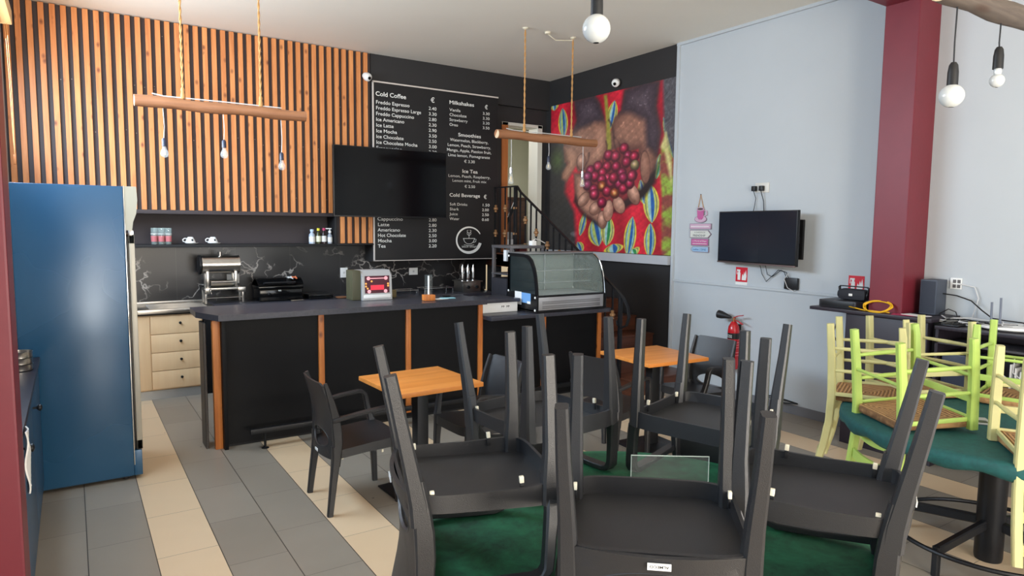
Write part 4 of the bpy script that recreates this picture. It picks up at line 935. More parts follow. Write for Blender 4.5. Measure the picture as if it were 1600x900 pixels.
# ================================================================== SECURITY CAMERAS
def dome(x, y, z, d, label):
    t = thing('security_camera', label, 'camera', (x, y, z), 'white dome cameras under the ceiling')
    d = Vector(d).normalized(); q = d.to_track_quat('Z', 'Y').to_matrix().to_4x4(); T = Matrix.Translation((x, y, z)) @ q
    MB().lathe([(0.001,-0.05),(0.036,-0.05),(0.042,-0.03),(0.050,0.0),(0.046,0.028),(0.030,0.044),(0.001,0.05)], (0,0,0), 24, caps=False).transform(T).build('housing', M_whitep, t)
    MB().lathe([(0.001,0.047),(0.019,0.047),(0.018,0.056),(0.001,0.060)], (0,0,0), 18, caps=False).transform(T).build('lens', mat('camera_lens', (10,10,12), 0.05), t)
    return t
t = dome(2.975, 7.665, 3.475, (0.25,-0.9,-0.45), 'white dome camera at the top right corner of the slats')
MB().tube([(2.975,7.70,3.475),(2.99,7.76,3.48)], 0.02).build('mount', M_whitep, t)
t = dome(5.625, 6.32, 3.505, (-0.75,-0.45,-0.45), 'white dome camera on the black wall above the mural')
MB().tube([(5.64,6.325,3.505),(5.68,6.33,3.51)], 0.02).build('mount', M_whitep, t)

# ================================================================== HANGING LOG LAMPS
def log_lamp(x0, x1, y, z, ropes, bulbs, label, m, kind='pear', r=0.045, tilt=0.0, gname=None):
    t = thing('log_pendant_lamp', label, 'pendant lamp', ((x0+x1)/2, y, z))
    n = 14
    pts = [(x0+(x1-x0)*i/n, y+0.004*math.sin(i*1.7), z+tilt*(i/n-0.5)+0.004*math.sin(i*0.9)) for i in range(n+1)]
    pts = [(x0-0.001, y, z-tilt/2)] + pts[1:]
    MB().tube(pts, [r*(0.97+0.05*math.sin(i*1.3)) for i in range(n+1)], 20).build('log', m, t)
    b = MB()
    for e, s in ((x0, -1), (x1, 1)): b.lathe([(0.001,e+s*0.0015),(r*0.93,e+s*0.0015),(r*0.95,e)], (0, y, z+(tilt/2)*s), 20, 'X', caps=False)
    b.build('cut_ends', mat('sawn_end_grain', (214,190,156), 0.7), t)
    for rx in ropes:
        b = MB()
        for ph in (0, math.pi):
            b.tube([(rx+0.0045*math.cos(ph+i*0.55), y+0.0045*math.sin(ph+i*0.55), z+r*0.7+(H0-z-r*0.7)*i/90) for i in range(91)], 0.0058, 6)
        rp = b.build('rope', M_rope, t)
        MB().lathe([(0.001,z+r-0.004),(0.015,z+r),(0.018,z+r+0.025),(0.012,z+r+0.05),(0.016,z+r+0.07),(0.007,z+r+0.09)], (rx, y, 0), 12, caps=False).build('knot', M_rope, rp)
        MB().lathe([(0.03,H0-0.001),(0.03,H0-0.008),(0.008,H0-0.02)], (rx, y, 0), 14).build('ceiling_hook', M_cap, rp)
    MB().tube([(x0+0.12,y+0.01,z+r+0.02),(x0+0.2,y,z+r+0.006),((x0+x1)/2,y+0.01,z+r+0.010),(x1-0.2,y,z+r+0.006)], 0.005, 6).build('wire', M_cablew, t)
    for bx, bz, kd in bulbs: pendant(bx, y, bz, z-r*0.6, kd, t)
    return t
def pendant(x, y, z, ztop, kind, parent):
    """z = centre of the bulb"""
    if kind == 'pear':
        rb = 0.030; zs = z+0.052
        MB().tube([(x,y,ztop),(x+0.006,y,(ztop+zs)/2),(x,y,zs+0.06)], 0.0028, 6).build('cord', M_cablew, parent)
        MB().lathe([(0.001,zs+0.065),(0.010,zs+0.062),(0.0165,zs+0.05),(0.0175,zs),(0.001,zs)], (x,y,0), 16, caps=False).build('socket', M_socket, parent)
        g = MB().lathe([(0.013,zs),(0.015,z+0.035),(0.026,z+0.015),(rb,z-0.004),(0.024,z-0.022),(0.012,z-0.031),(0.001,z-0.033)], (x,y,0), 20, caps=False).build('bulb', mat('bulb_clear_glass', (240,244,246), 0.04, alpha=0.2, spec=0.9), parent)
        b = MB()
        for a in range(6): b.tube([(x+0.004*math.cos(a),y+0.004*math.sin(a),z+0.025),(x+0.010*math.cos(a),y+0.010*math.sin(a),z-0.010)], 0.0016, 5)
        b.build('filament', M_fil, g)
    elif kind == 'drop':
        zs = z+0.05
        MB().tube([(x,y,ztop),(x+0.004,y,(ztop+zs)/2),(x,y,zs+0.06)], 0.0028, 6).build('cord', M_cablew, parent)
        MB().lathe([(0.001,zs+0.06),(0.015,zs+0.058),(0.016,zs),(0.001,zs)], (x,y,0), 16, caps=False).build('socket', M_chrome, parent)
        g = MB().lathe([(0.013,zs),(0.016,z+0.03),(0.024,z-0.01),(0.030,z-0.04),(0.022,z-0.058),(0.001,z-0.062)], (x,y,0), 20, caps=False).build('bulb', mat('bulb_clear_glass', (240,244,246), 0.04, alpha=0.2, spec=0.9), parent)
        b = MB()
        for a in range(6): b.tube([(x+0.004*math.cos(a),y+0.004*math.sin(a),z+0.02),(x+0.014*math.cos(a),y+0.014*math.sin(a),z-0.04)], 0.0016, 5)
        b.build('filament', M_fil, g)
    else:
        rb = {'globe': 0.0475, 'small': 0.030, 'big': 0.0475}[kind]; zs = z + rb*0.98 + (0.028 if kind == 'small' else 0)
        MB().tube([(x,y,ztop),(x-0.004,y,(ztop+zs)/2),(x,y,zs+0.085)], 0.0034, 6).build('cord', M_cable, parent)
        MB().lathe([(0.001,zs+0.092),(0.010,zs+0.090),(0.017,zs+0.078),(0.0205,zs+0.05),(0.021,zs-0.006),(0.001,zs-0.006)], (x,y,0), 20, caps=False).build('socket', M_cable, parent)
        pr = [(0.014,zs)] + ([(0.016,zs-0.02)] if kind == 'small' else []) + [(rb*math.cos(a), z+rb*math.sin(a)) for a in np.radians(np.arange(62, -91, -14))]
        MB().lathe([(max(q[0],0.0005), q[1]) for q in pr], (x,y,0), 28, caps=False).build('bulb', M_milk, parent)
log_lamp(0.44, 1.715, 5.85, 2.665, (0.772, 1.352), [(0.63,2.285,'pear'),(1.06,2.305,'pear'),(1.51,2.235,'pear')], 'brown log lamp hanging by two ropes before the slats with three clear bulbs', M_log)
t = log_lamp(3.635, 4.925, 5.85, 2.680, (3.968, 4.585), [(3.81,2.245,'drop'),(4.285,2.385,'pear'),(4.75,2.255,'drop')], 'brown log lamp hanging by two ropes in front of the doorway and mural', M_log)
MB().lathe([(0.03,H0-0.001),(0.03,H0-0.02),(0.01,H0-0.025)], (4.24,5.84,0), 14).tube([(4.24,5.84,H0-0.02),(4.36,5.86,H0-0.06),(4.58,5.85,H0-0.03)], 0.006, 6).build('ceiling_rose', M_cap, t)
log_lamp(2.955, 4.35, 1.40, 2.730, (3.3, 4.05), [(3.106,2.312,'globe'),(3.515,2.425,'small')], 'weathered log lamp at upper right with two black corded white bulbs', M_loggrey, r=0.050, tilt=0.03)
t = thing('globe_pendant_lamp', 'white globe bulb on a black socket hanging at the top centre', 'pendant lamp', (1.515, 1.806, H0))
pendant(1.515, 1.806, 2.418, H0, 'big', t)
MB().lathe([(0.045,H0-0.001),(0.045,H0-0.012),(0.008,H0-0.03)], (1.515,1.806,0), 18).build('ceiling_rose', M_cap, t)

# ================================================================== RIGHT WALL OBJECTS
t = thing('television', 'small black television on a bracket on the white wall', 'television', (5.5, 4.15, 1.41))
pa, pb = Vector((5.585, 4.648, 0)), Vector((5.440, 3.655, 0)); dv = (pb-pa); ln = dv.length; ax = dv.normalized()
nrm = Vector((ax.y, -ax.x, 0));  nrm = nrm if nrm.x < 0 else -nrm
T = Matrix(((ax.x, nrm.x, 0, pa.x), (ax.y, nrm.y, 0, pa.y), (0, 0, 1, 0), (0, 0, 0, 1)))
MB().box(0, ln, -0.035, 0, 1.412, 1.924, 0.004).transform(T).build('housing', M_tvb, t)
MB().box(0.009, ln-0.009, 0.0, 0.002, 1.432, 1.914).transform(T).build('screen', mat('tv_screen_grey', (30,34,44), 0.18, spec=0.6), t, smooth=False)
MB().box(0, ln, -0.004, 0.006, 1.406, 1.420, 0.002).transform(T).build('lower_bezel', mat('bronze_bezel', (120,104,104), 0.3, 0.5), t)
b = MB(); b.box(XW-0.03, XW, 3.735, 3.80, 1.47, 1.84, 0.002); b.box(XW-0.025, XW, 3.74, 4.2, 1.78, 1.81, 0.002); b.box(XW-0.025, XW, 3.74, 4.2, 1.53, 1.56, 0.002)
b.box(5.50, XW-0.02, 3.76, 3.80, 1.62, 1.68, 0.003); b.box(5.49, 5.52, 3.72, 3.80, 1.50, 1.84, 0.003)
b.build('wall_bracket', M_iron, t)
# double socket above the tv with plugs and leads
t = thing('wall_socket', 'double wall socket with two black plugs above the small television', 'socket', (XW, 4.22, 2.15))
MB().box(XW-0.012, XW, 4.135, 4.29, 2.105, 2.20, 0.003).build('plate', mat('grey_white_plate', (206,204,198), 0.4), t)
for y in (4.285, 4.20): MB().box(XW-0.05, XW-0.012, y-0.022, y+0.022, 2.12, 2.17, 0.006).build('plug', M_tvb, t)
MB().tube([(XW-0.04,4.285,2.12),(XW-0.02,4.27,2.05),(XW-0.02,4.28,1.98),(XW-0.05,4.27,1.92)], 0.0035, 6).build('lead', M_cable, t)
MB().tube([(XW-0.04,4.20,2.12),(XW-0.02,4.18,2.02),(XW-0.02,4.17,1.92),(XW-0.05,4.17,1.90)], 0.0045, 6).build('lead', M_cable, t)
# set top box beneath
t = thing('wall_router', 'small black box fixed under the right corner of the small television', 'router', (XW, 3.83, 1.23))
MB().box(XW-0.035, XW-0.001, 3.765, 3.905, 1.185, 1.295, 0.008).build('body', M_tvb, t)
for a in ((4.18,3.98,1.25,3.86), (4.12,3.95,1.30,3.88)):
    MB().tube([(XW-0.04,a[0],1.42),(XW-0.02,a[0]-0.02,1.31),(XW-0.02,a[0]-0.07,a[2]-0.01),(XW-0.02,a[1],1.36),(XW-0.03,a[3]+0.03,1.345),(XW-0.03,a[3],1.29)], 0.0035, 6).build('lead', M_cable, t)
MB().tube([(XW-0.03,3.86,1.34),(XW-0.04,3.90,1.28),(XW-0.04,3.86,1.20),(XW-0.03,3.80,1.17),(XW-0.03,3.78,1.19)], 0.0035, 6).build('lead', M_cablew, t)
# fire signs
def fire_sign(y0, y1, z0, z1, label):
    t = thing('fire_sign', label, 'sign', (XW, (y0+y1)/2, z0), 'red fire extinguisher signs on the white wall')
    MB().box(XW-0.004, XW-0.0005, y0, y1, z0, z1).build('plate', M_signred, t, smooth=False)
    w_, h_ = y1-y0, z1-z0; x = XW-0.006; yy = lambda u: y1-u*w_; zz = lambda v: z0+v*h_
    b = MB(); b.box(x, x+0.001, yy(0.42), yy(0.18), zz(0.12), zz(0.62)); b.box(x, x+0.001, yy(0.38), yy(0.22), zz(0.62), zz(0.74)); b.box(x, x+0.001, yy(0.40), yy(0.10), zz(0.74), zz(0.84)); b.box(x, x+0.001, yy(0.14), yy(0.09), zz(0.50), zz(0.76))
    b.build('extinguisher_symbol', M_signw, t, smooth=False)
    b = MB(); b.prism([(yy(0.55),zz(0.12)),(yy(0.9),zz(0.12)),(yy(0.95),zz(0.4)),(yy(0.88),zz(0.82)),(yy(0.8),zz(0.5)),(yy(0.74),zz(0.7)),(yy(0.68),zz(0.4)),(yy(0.6),zz(0.55)),(yy(0.55),zz(0.3))], x, x+0.001, 'X')
    b.build('flame_symbol', M_signw, t, smooth=False)
    return t
t = fire_sign(4.345, 4.485, 1.215, 1.362, 'red fire extinguisher sign with white caption strip below the small television')
MB().box(XW-0.004, XW-0.0005, 4.345, 4.485, 1.183, 1.213).build('caption_plate', M_signw, t, smooth=False)
fire_sign(3.150, 3.290, 1.215, 1.355, 'red fire extinguisher sign behind the portable speaker')
# extinguisher
t = thing('fire_extinguisher', 'red fire extinguisher with black horn hanging on the white wall', 'fire extinguisher', (5.58, 4.43, 0.33))
x, y = 5.59, 4.415
MB().lathe([(0.001,0.33),(0.052,0.33),(0.058,0.345),(0.058,0.72),(0.052,0.765),(0.032,0.80),(0.022,0.815),(0.001,0.815)], (x,y,0), 28, caps=False).build('cylinder', M_extred, t)
text('lettering', 'CO2', y+0.028, 0.655, 0.04, 0.056, M_signw, t, x-0.0605, 'LEFT', 0.01, 'X')
MB().lathe([(0.0588,0.64),(0.0588,0.70)], (x,y,0), 28, caps=False).build('black_label', M_tvb, t)
b = MB()
for zz in (0.60, 0.575, 0.55, 0.50, 0.47): b.lathe([(0.0589,zz),(0.0589,zz+0.008)], (x,y,0), 28, caps=False)
b.build('label_lines', mat('pale_red_print', (226,120,130), 0.5), t)
MB().lathe([(0.016,0.81),(0.016,0.85),(0.001,0.855)], (x,y,0), 16).build('valve', M_brass, t)
MB().sweep([(x,y+0.01,0.845),(x-0.01,y-0.05,0.875),(x-0.02,y-0.12,0.89)], 0.022, 0.008, (1,0,0)).sweep([(x,y,0.83),(x-0.01,y-0.06,0.825),(x-0.02,y-0.12,0.80)], 0.022, 0.008, (1,0,0)).build('lever', M_extred, t)
MB().lathe([(0.012,0.0),(0.020,0.03),(0.040,0.11),(0.042,0.15),(0.036,0.155),(0.001,0.12)], (0,0,0), 20).transform(Matrix.Translation((x-0.02,y+0.02,0.855)) @ Matrix.Rotation(math.radians(-82),4,'X') @ Matrix.Rotation(math.radians(-8),4,'Y')).build('horn', M_cable, t)
MB().box(x+0.05, XW, y-0.02, y+0.02, 0.72, 0.78, 0.003).build('wall_hook', M_iron, t)
# hanging friendship plaques
t = thing('hanging_wall_sign', 'hanging sign of a pink cup above four small painted planks', 'wall sign', (XW, 5.0, 1.5))
M_pl = mat('mauve_plank', (196,164,186), 0.6); M_gr = mat('cream_grey_plank', (206,208,202), 0.6); M_mg = mat('magenta_plank', (184,92,146), 0.6); M_bl = mat('pale_blue_plank', (150,182,212), 0.6); M_bd = mat('plank_border', (142,124,140), 0.6)
def plank(y0, y1, z0, z1, m_, arrow=0):
    if arrow > 0: poly = [(y1,z0),(y0+0.04,z0),(y0,(z0+z1)/2),(y0+0.04,z1),(y1,z1)]
    elif arrow < 0: poly = [(y1,(z0+z1)/2),(y1-0.03,z0),(y0,z0),(y0,z1),(y1-0.03,z1)]
    else: poly = [(y1,z0),(y0,z0),(y0,z1),(y1,z1)]
    c = (sum(p_[0] for p_ in poly)/len(poly), sum(p_[1] for p_ in poly)/len(poly))
    o = MB().prism(poly, XW-0.014, XW-0.004, 'X').build('plank', M_bd, t, smooth=False)
    MB().prism([(c[0]+(a-c[0])*0.95, c[1]+(b_-c[1])*0.84) for a, b_ in poly], XW-0.0155, XW-0.014, 'X').build('painted_face', m_, o, smooth=False)
    return o
p1 = plank(4.815, 5.110, 1.742, 1.802, M_pl); p2 = plank(4.815, 5.105, 1.648, 1.732, M_gr, 1); p3 = plank(4.845, 5.085, 1.565, 1.640, M_mg); p4 = plank(4.840, 5.085, 1.495, 1.556, M_bl, -1)
M_ink = mat('dark_ink', (84,84,92), 0.6)
text('lettering', 'FRIENDSHIP', 5.06, 1.663, 0.032, 0.17, M_ink, t, XW-0.0162, 'LEFT', 0.01, 'X')
text('lettering', 'A GARDEN OF', 5.04, 1.70, 0.022, 0.15, M_ink, t, XW-0.0162, 'LEFT', 0.0, 'X')
text('lettering', 'Ladies | DINE', 5.055, 1.514, 0.03, 0.18, mat('blue_ink', (40,96,150), 0.6), t, XW-0.0162, 'LEFT', 0.006, 'X')
text('lettering', 'a World of Hope', 5.06, 1.607, 0.024, 0.19, M_signw, t, XW-0.0162, 'LEFT', 0.0, 'X')
b = MB()
for k in range(14): b.box(XW-0.0165, XW-0.016, 5.06-0.014*k-0.009, 5.06-0.014*k, 1.583, 1.590)
for k in range(15): b.box(XW-0.0165, XW-0.016, 5.09-0.0165*k-0.011, 5.09-0.0165*k, 1.766, 1.776)
b.build('small_print', M_signw, t, smooth=False)
def ring_poly(cy, cz, ry, rz, n=28): return [(cy+ry*math.cos(2*math.pi*i/n), cz+rz*math.sin(2*math.pi*i/n)) for i in range(n)]
MB().prism(ring_poly(4.965, 1.848, 0.082, 0.038), XW-0.012, XW-0.004, 'X').build('saucer', M_bd, t)
MB().prism(ring_poly(4.965, 1.850, 0.076, 0.032), XW-0.0135, XW-0.012, 'X').build('saucer_face', M_pl, t)
MB().prism([(5.012,1.955),(5.005,1.87),(4.985,1.845),(4.945,1.845),(4.925,1.87),(4.918,1.955)], XW-0.018, XW-0.0135, 'X').build('cup', M_mg, t)
MB().prism(ring_poly(4.965, 1.957, 0.050, 0.020), XW-0.020, XW-0.018, 'X').build('cup_rim', M_pl, t); MB().prism(ring_poly(4.965, 1.957, 0.040, 0.012), XW-0.021, XW-0.020, 'X').build('coffee', mat('coffee_paint', (90,70,74), 0.6), t)
MB().tube([(XW-0.012,4.92,1.94),(XW-0.012,4.885,1.935),(XW-0.012,4.878,1.90),(XW-0.012,4.925,1.875)], 0.007).build('cup_handle', M_pl, t)
MB().tube([(XW-0.01,5.005,1.96),(XW-0.006,4.975,2.112),(XW-0.01,4.93,1.96)], 0.004, 6).build('cord', M_rope, t)
MB().lathe([(0.005,XW-0.012),(0.003,XW)], (0,4.975,2.112), 8, 'X').build('nail', M_iron, t)

# ================================================================== FRIDGE AND LEFT SIDE
t = thing('upright_fridge', 'tall blue upright fridge with silver framed glass door at the left', 'fridge', (0.0, 5.45, 0))
b = MB(); b.box(-0.305, 0.300, 5.15, 5.80, 0.025, 1.99, 0.008); b.build('cabinet_body', M_fridge, t)
MB().box(-0.28, 0.28, 5.18, 5.78, 0.012, 0.03).build('base', M_blackmat, t)
for x in (-0.25, 0.25):
    for y in (5.2, 5.75): MB().lathe([(0.02,0),(0.02,0.028)], (x,y,0), 10).build('foot', M_blackmat, t)
MB().box(0.300, 0.350, 5.15, 5.80, 0.025, 0.20, 0.004).build('kick_panel', M_fridge, t)
d = MB().box(0.305, 0.318, 5.16, 5.79, 0.21, 1.66, 0.002).build('door', M_tvb, t)
b = MB(); b.box(0.322, 0.356, 5.152, 5.20, 0.205, 1.672, 0.003); b.box(0.322, 0.356, 5.75, 5.798, 0.205, 1.672, 0.003); b.box(0.322, 0.356, 5.152, 5.798, 0.205, 0.27, 0.003); b.box(0.322, 0.356, 5.152, 5.798, 1.61, 1.672, 0.003)
b.build('door_frame', mat('door_aluminium', (170,164,150), 0.4, 0.3), d)
MB().box(0.335, 0.341, 5.20, 5.75, 0.27, 1.61).build('door_glass', M_glassdk, d)
b = MB().prism([(0.302,1.70),(0.345,1.70),(0.352,1.755),(0.372,1.81),(0.382,1.90),(0.378,1.99),(0.302,1.99)], 5.152, 5.798, 'Y')
b.build('sign_box', mat('ivory_light_box', (160,157,142), 0.35), t)
MB().box(0.300, 0.306, 5.148, 5.802, 0.10, 1.995, 0.001).build('edge_strip', M_chrome, t)
MB().box(0.322, 0.352, 5.15, 5.19, 1.665, 1.70, 0.002).build('hinge', M_chrome, t)

t = thing('blue_side_cabinet', 'blue cabinet with black knobs along the left wall beside the fridge', 'cabinet', (-0.33, 4.3, 0))
MB().box(-0.448, -0.222, 3.30, 5.14, 0.02, 0.868, 0.002).build('body', M_bluecab, t)
for k, (ya, yb) in enumerate(((3.32, 4.215), (4.225, 5.12))):
    for z0, z1, nm in ((0.10, 0.86, 'door'),):
        d = MB().box(-0.222, -0.206, ya, yb, z0, z1, 0.003).build(nm, M_bluecab, t)
        yy, zz = (3.42, 0.80) if k == 0 else (4.29, 0.77)
        MB().lathe([(0.005,-0.206),(0.006,-0.19),(0.018,-0.178),(0.018,-0.170),(0.008,-0.164)], (0, yy, zz), 12, 'X').build('knob', M_iron, d)
tag(MB().box(-0.448, -0.195, 3.28, 5.14, 0.87, 0.90, 0.003).build('side_worktop', M_blackdesk), 'dark worktop on the blue cabinet along the left wall', 'worktop')
for k in range(3):
    tag(MB().lathe([(0.058,0.902+0.036*k),(0.062,0.905+0.036*k),(0.063,0.934+0.036*k),(0.066,0.938+0.036*k),(0.061,0.938+0.036*k),(0.059,0.908+0.036*k),(0.001,0.906+0.036*k)], (-0.275, 4.72, 0), 28, caps=False).build('steel_dish', M_steel),
        'round steel dish on the left worktop, %s of the stack of three' % ['bottom', 'middle', 'top'][k], 'dish', 'steel dishes on the left worktop')
t = tag(MB().grid(lambda u, v: (-0.188+0.006*math.sin(9*v+4*u), 3.285+0.10*u+0.015*math.sin(7*v), 0.905-0.26*v), 8, 14, (0.006,0,0)).build('white_cloth', M_whitep), 'white cloth hanging over the front of the left worktop', 'cloth')
# roller blind
t = thing('roller_blind', 'cream roller blind box with pull cord above the window at upper left', 'blind', (-0.40, 6.1, 3.4))
M_bl1 = mat('blind_cream', (226,206,164), 0.6)
MB().box(-0.445, -0.325, 3.7, 6.95, 3.34, 3.46, 0.01).build('box', M_bl1, t)
MB().box(-0.42, -0.415, 3.8, 6.9, 3.27, 3.37).build('blind_fabric', mat('blind_fabric', (236,222,180), 0.8), t)
MB().tube([(-0.375,6.93,3.37),(-0.365,6.94,2.9),(-0.36,6.93,2.42),(-0.355,6.93,2.3)], 0.0022, 6).tube([(-0.36,6.90,3.37),(-0.352,6.91,2.8),(-0.355,6.93,2.3)], 0.0022, 6).build('pull_cord', M_rope, t)
MB().box(-0.366, -0.348, 6.915, 6.945, 2.22, 2.30, 0.003).build('cord_weight', M_frame, t)

# ================================================================== CHARCOAL PLASTIC ARMCHAIR
def armchair(label, group, sticker=True):
    t = local('plastic_armchair', label, 'armchair', group)
    # seat shell: gently dished top and a deep apron
    def outline(k, n=48):
        a = 2*math.pi*k/n; c, s = math.cos(a), math.sin(a)
        p_ = 0.28
        x = 0.238 + 0.212*math.copysign(abs(c)**p_, c) + (0.014*(1-abs(s)) if c > 0 else -0.018*(1-s*s)*1.0)
        y = (0.222+0.004*(x-0.2)/0.2)*math.copysign(abs(s)**p_, s)
        return x, y
    n = 48; b = MB(); top = []; O = [outline(k, n) for k in range(n)]
    def zt(x): return 0.388 + 0.042*(min(max(x/0.42, 0), 1))**0.8      # the seat rises towards the front
    def dish(f, x): return zt(x) - 0.007*(1-f*f)
    rings = [[(0.238+(x-0.238)*f, y*f, dish(f, 0.238+(x-0.238)*f)) for x, y in O] for f in (0.02, 0.3, 0.6, 0.85, 0.96, 1.0)]
    def lowz(x, y):   # apron is deepest at the corners and at the front and back centre
        side = abs(y) > 0.19
        return 0.338 + 0.030*min(max(x/0.45, 0), 1) + (0.008*math.sin(math.pi*min(max((x-0.03)/0.41, 0), 1)) if side else 0.0)
    rings.append([(x, y, lowz(x, y)) for x, y in O])
    inn = [(0.238+(x-0.238)*0.955, y*0.955) for x, y in O]
    rings.append([(xi, yi, lowz(x, y)) for (xi, yi), (x, y) in zip(inn, O)])
    rings.append([(xi, yi, zt(xi)-0.012) for xi, yi in inn])
    rings.append([(0.238+(x-0.238)*0.6, y*0.6, zt(0.238+(x-0.238)*0.6)-0.017) for x, y in inn]); rings.append([(0.238+(x-0.238)*0.02, y*0.02, zt(0.238)-0.019) for x, y in inn])
    b.loft(rings); seat = b.build('seat', M_plastic, t, auto=50)
    # legs, tapering to the feet
    for s in (1, -1):
        MB().sweep([(0.0,0.217*s,0.0),(0.016,0.214*s,0.13),(0.034,0.208*s,0.27),(0.045,0.206*s,0.36),(0.046,0.206*s,0.425)], [0.030,0.034,0.040,0.046,0.046], [0.034,0.038,0.044,0.052,0.054]).build('leg', M_plastic, t)
        MB().sweep([(0.442,0.206*s,0.0),(0.438,0.208*s,0.13),(0.432,0.210*s,0.27),(0.424,0.211*s,0.36),(0.420,0.211*s,0.43)], [0.030,0.034,0.040,0.044,0.044], [0.034,0.038,0.044,0.052,0.056]).build('leg', M_plastic, t)
        # arm: rises from the front corner, bends, runs back to the upright
        MB().sweep([(0.427,0.214*s,0.42),(0.418,0.224*s,0.45),(0.404,0.234*s,0.52),(0.394,0.238*s,0.579),(0.388,0.240*s,0.605),(0.372,0.240*s,0.623),(0.345,0.240*s,0.629),(0.22,0.238*s,0.618),(0.10,0.228*s,0.598),(0.030,0.214*s,0.583)],
                   [0.040,0.040,0.040,0.042,0.044,0.046,0.046,0.044,0.040,0.034], [0.050,0.040,0.034,0.032,0.030,0.024,0.022,0.020,0.022,0.026]).build('armrest', M_plastic, t)
    ZB = [0.30,0.38,0.45,0.52,0.60,0.68,0.75,0.812]; XB = [0.046,0.052,0.054,0.052,0.044,0.026,0.006,-0.012]
    # backrest: one curved panel with uprights at the edges and an oval opening above the seat
    def bx(y, z):
        f = (z-0.36)/0.45; x = np.interp(z, ZB, XB) - 0.008
        return float(x - (1-(y/0.215)**2)*np.interp(z, [0.34,0.40,0.54,0.81], [0.038,0.036,0.022,0.022]))
    def hw(z): return 0.214 - 0.014*(z-0.40)/0.41
    b = MB(); m_ = 72; R_ = 5
    for side in (0, 1):
        off_ = 0.0 if side == 0 else 0.013; V = []
        for i in range(m_):
            a = 2*math.pi*i/m_; c, s = math.cos(a), math.sin(a)
            ey, ez = 0.152*c, 0.443+0.061*s
            # ray from the opening's centre to the rounded outer rectangle
            zc = 0.443; k1 = 1e9
            k1 = min((0.205/abs(c)) if abs(c) > 1e-6 else 1e9, ((0.812-zc)/s) if s > 1e-6 else 1e9, ((zc-0.340)/(-s)) if s < -1e-6 else 1e9)
            oy, oz = c*k1, zc+s*k1
            if abs(oy) > 0.204: oy = math.copysign(hw(oz), oy)
            row = []
            for j in range(R_+1):
                f = (j/R_)**1.0; yy, zz = ey+(oy-ey)*f, ez+(oz-ez)*f
                row.append(b.bm.verts.new((bx(yy, zz)-off_, yy, zz)))
            V.append(row)
        if side == 0: V0 = V
        for i in range(m_):
            A_, B_ = V[i], V[(i+1) % m_]
            for j in range(R_): b.bm.faces.new((A_[j], B_[j], B_[j+1], A_[j+1]))
    for i in range(m_):
        for j in (0, R_): b.bm.faces.new((V0[i][j], V0[(i+1) % m_][j], V[(i+1) % m_][j], V[i][j]))
    back = b.build('backrest', M_plastic, t, auto=50)
    for s in (1, -1):
        MB().sweep([(x_, (0.208 if z_ < 0.45 else hw(z_))*s, z_) for x_, z_ in zip(XB, ZB)], [0.036,0.040,0.036,0.030,0.026,0.024,0.022,0.020], [0.040,0.050,0.056,0.056,0.050,0.040,0.030,0.020]).build('upright', M_plastic, back)
    b = MB(); b.tube([(bx(0.152*math.cos(a),0.443+0.061*math.sin(a))-0.006, 0.152*math.cos(a), 0.443+0.061*math.sin(a)) for a in np.linspace(0, 2*math.pi, 48, endpoint=False)], 0.0085, 6, True)
    b.build('opening_rim', M_plastic, back)
    # stacking buffers on the apron
    for x, y in ((0.085, 0.217), (0.085, -0.217), (0.34, 0.219), (0.34, -0.219)):
        sg = 1 if y > 0 else -1
        o = MB().box(x-0.0065, x+0.0065, y-sg*0.013-0.005, y-sg*0.013+0.005, 0.338, 0.358, 0.002).build('stacking_buffer', M_cap, seat); o['label'] = 'ivory stacking buffer'
        MB().box(x-0.006, x+0.006, y-sg*0.014-0.003, y-sg*0.014+0.003, 0.358, 0.385, 0.001).build('buffer_slot', M_cable, seat)
    if sticker:
        b = MB(); b.box(-0.0145, -0.011, -0.026, 0.026, 0.350, 0.366); o = b.build('maker_sticker', M_signw, seat, smooth=False)
        w_ = text('sticker_lettering', 'ALMECO', 0.021, 0.3545, 0.009, 0.042, M_cable, None, -0.0150, 'LEFT', 0.01, 'X')
        # sits on the rear apron just under the opening
        w_.parent = o
    return t
def pose(o, x, y, z, yaw, pitch=0.0, roll=0.0, flip=True, c0=(0.22,0,0.64)):
    A = (Matrix.Rotation(math.radians(yaw),3,'Z') @ Matrix.Rotation(math.radians(pitch),3,'Y') @ Matrix.Rotation(math.radians(roll),3,'X'))
    if flip: A = A @ Matrix(((1,0,0),(0,-1,0),(0,0,-1)))
    loc = Vector((x,y,z)) - A @ Vector(c0)
    o.matrix_world = Matrix.Translation(loc) @ A.to_4x4()
    return o
G1 = 'charcoal armchairs upturned on the green velvet table'; G2 = 'charcoal armchairs standing at the two wood tables'
ac = armchair('charcoal plastic armchair upturned on the green table, nearest the camera, with white sticker', G1)
pose(ac, 1.229, 1.195, 0.762, 48.1, -4.2, -0.6)
def ac2(label, group, *a, **k):
    r = tree_copy(ac, label); r['group'] = group; pose(r, *a, **k); return r
ac2('charcoal plastic armchair upturned on the left side of the green table', G1, 1.013, 1.755, 0.762, -18.0, -4.6, 0.3)
ac2('charcoal plastic armchair upturned on the right side of the green table', G1, 1.800, 1.106, 0.762, 119.5, -3.8, -0.5)
ac2('charcoal armchair upturned on the far left edge of the green table, before the bar', G1, 1.565, 2.160, 0.762, -86.0, -5.0, 0.5)
ac2('charcoal armchair upturned on the far right edge of the green table, before the white wall', G1, 2.103, 1.777, 0.762, -162.5, -3.0, -0.5)
up = dict(flip=False, c0=(0,0,0))
ac2('charcoal plastic armchair standing upright left of the nearer wood table', G2, 1.240, 4.075, 0.0, -1.0, **up)
ac2('charcoal plastic armchair standing right of the nearer wood table, bluish back towards the bar', G2, 2.555, 3.985, 0.0, 182.0, **up)
ac2('charcoal armchair standing left of the farther wood table, side on to the camera', G2, 3.175, 3.755, 0.0, 12.0, **up)
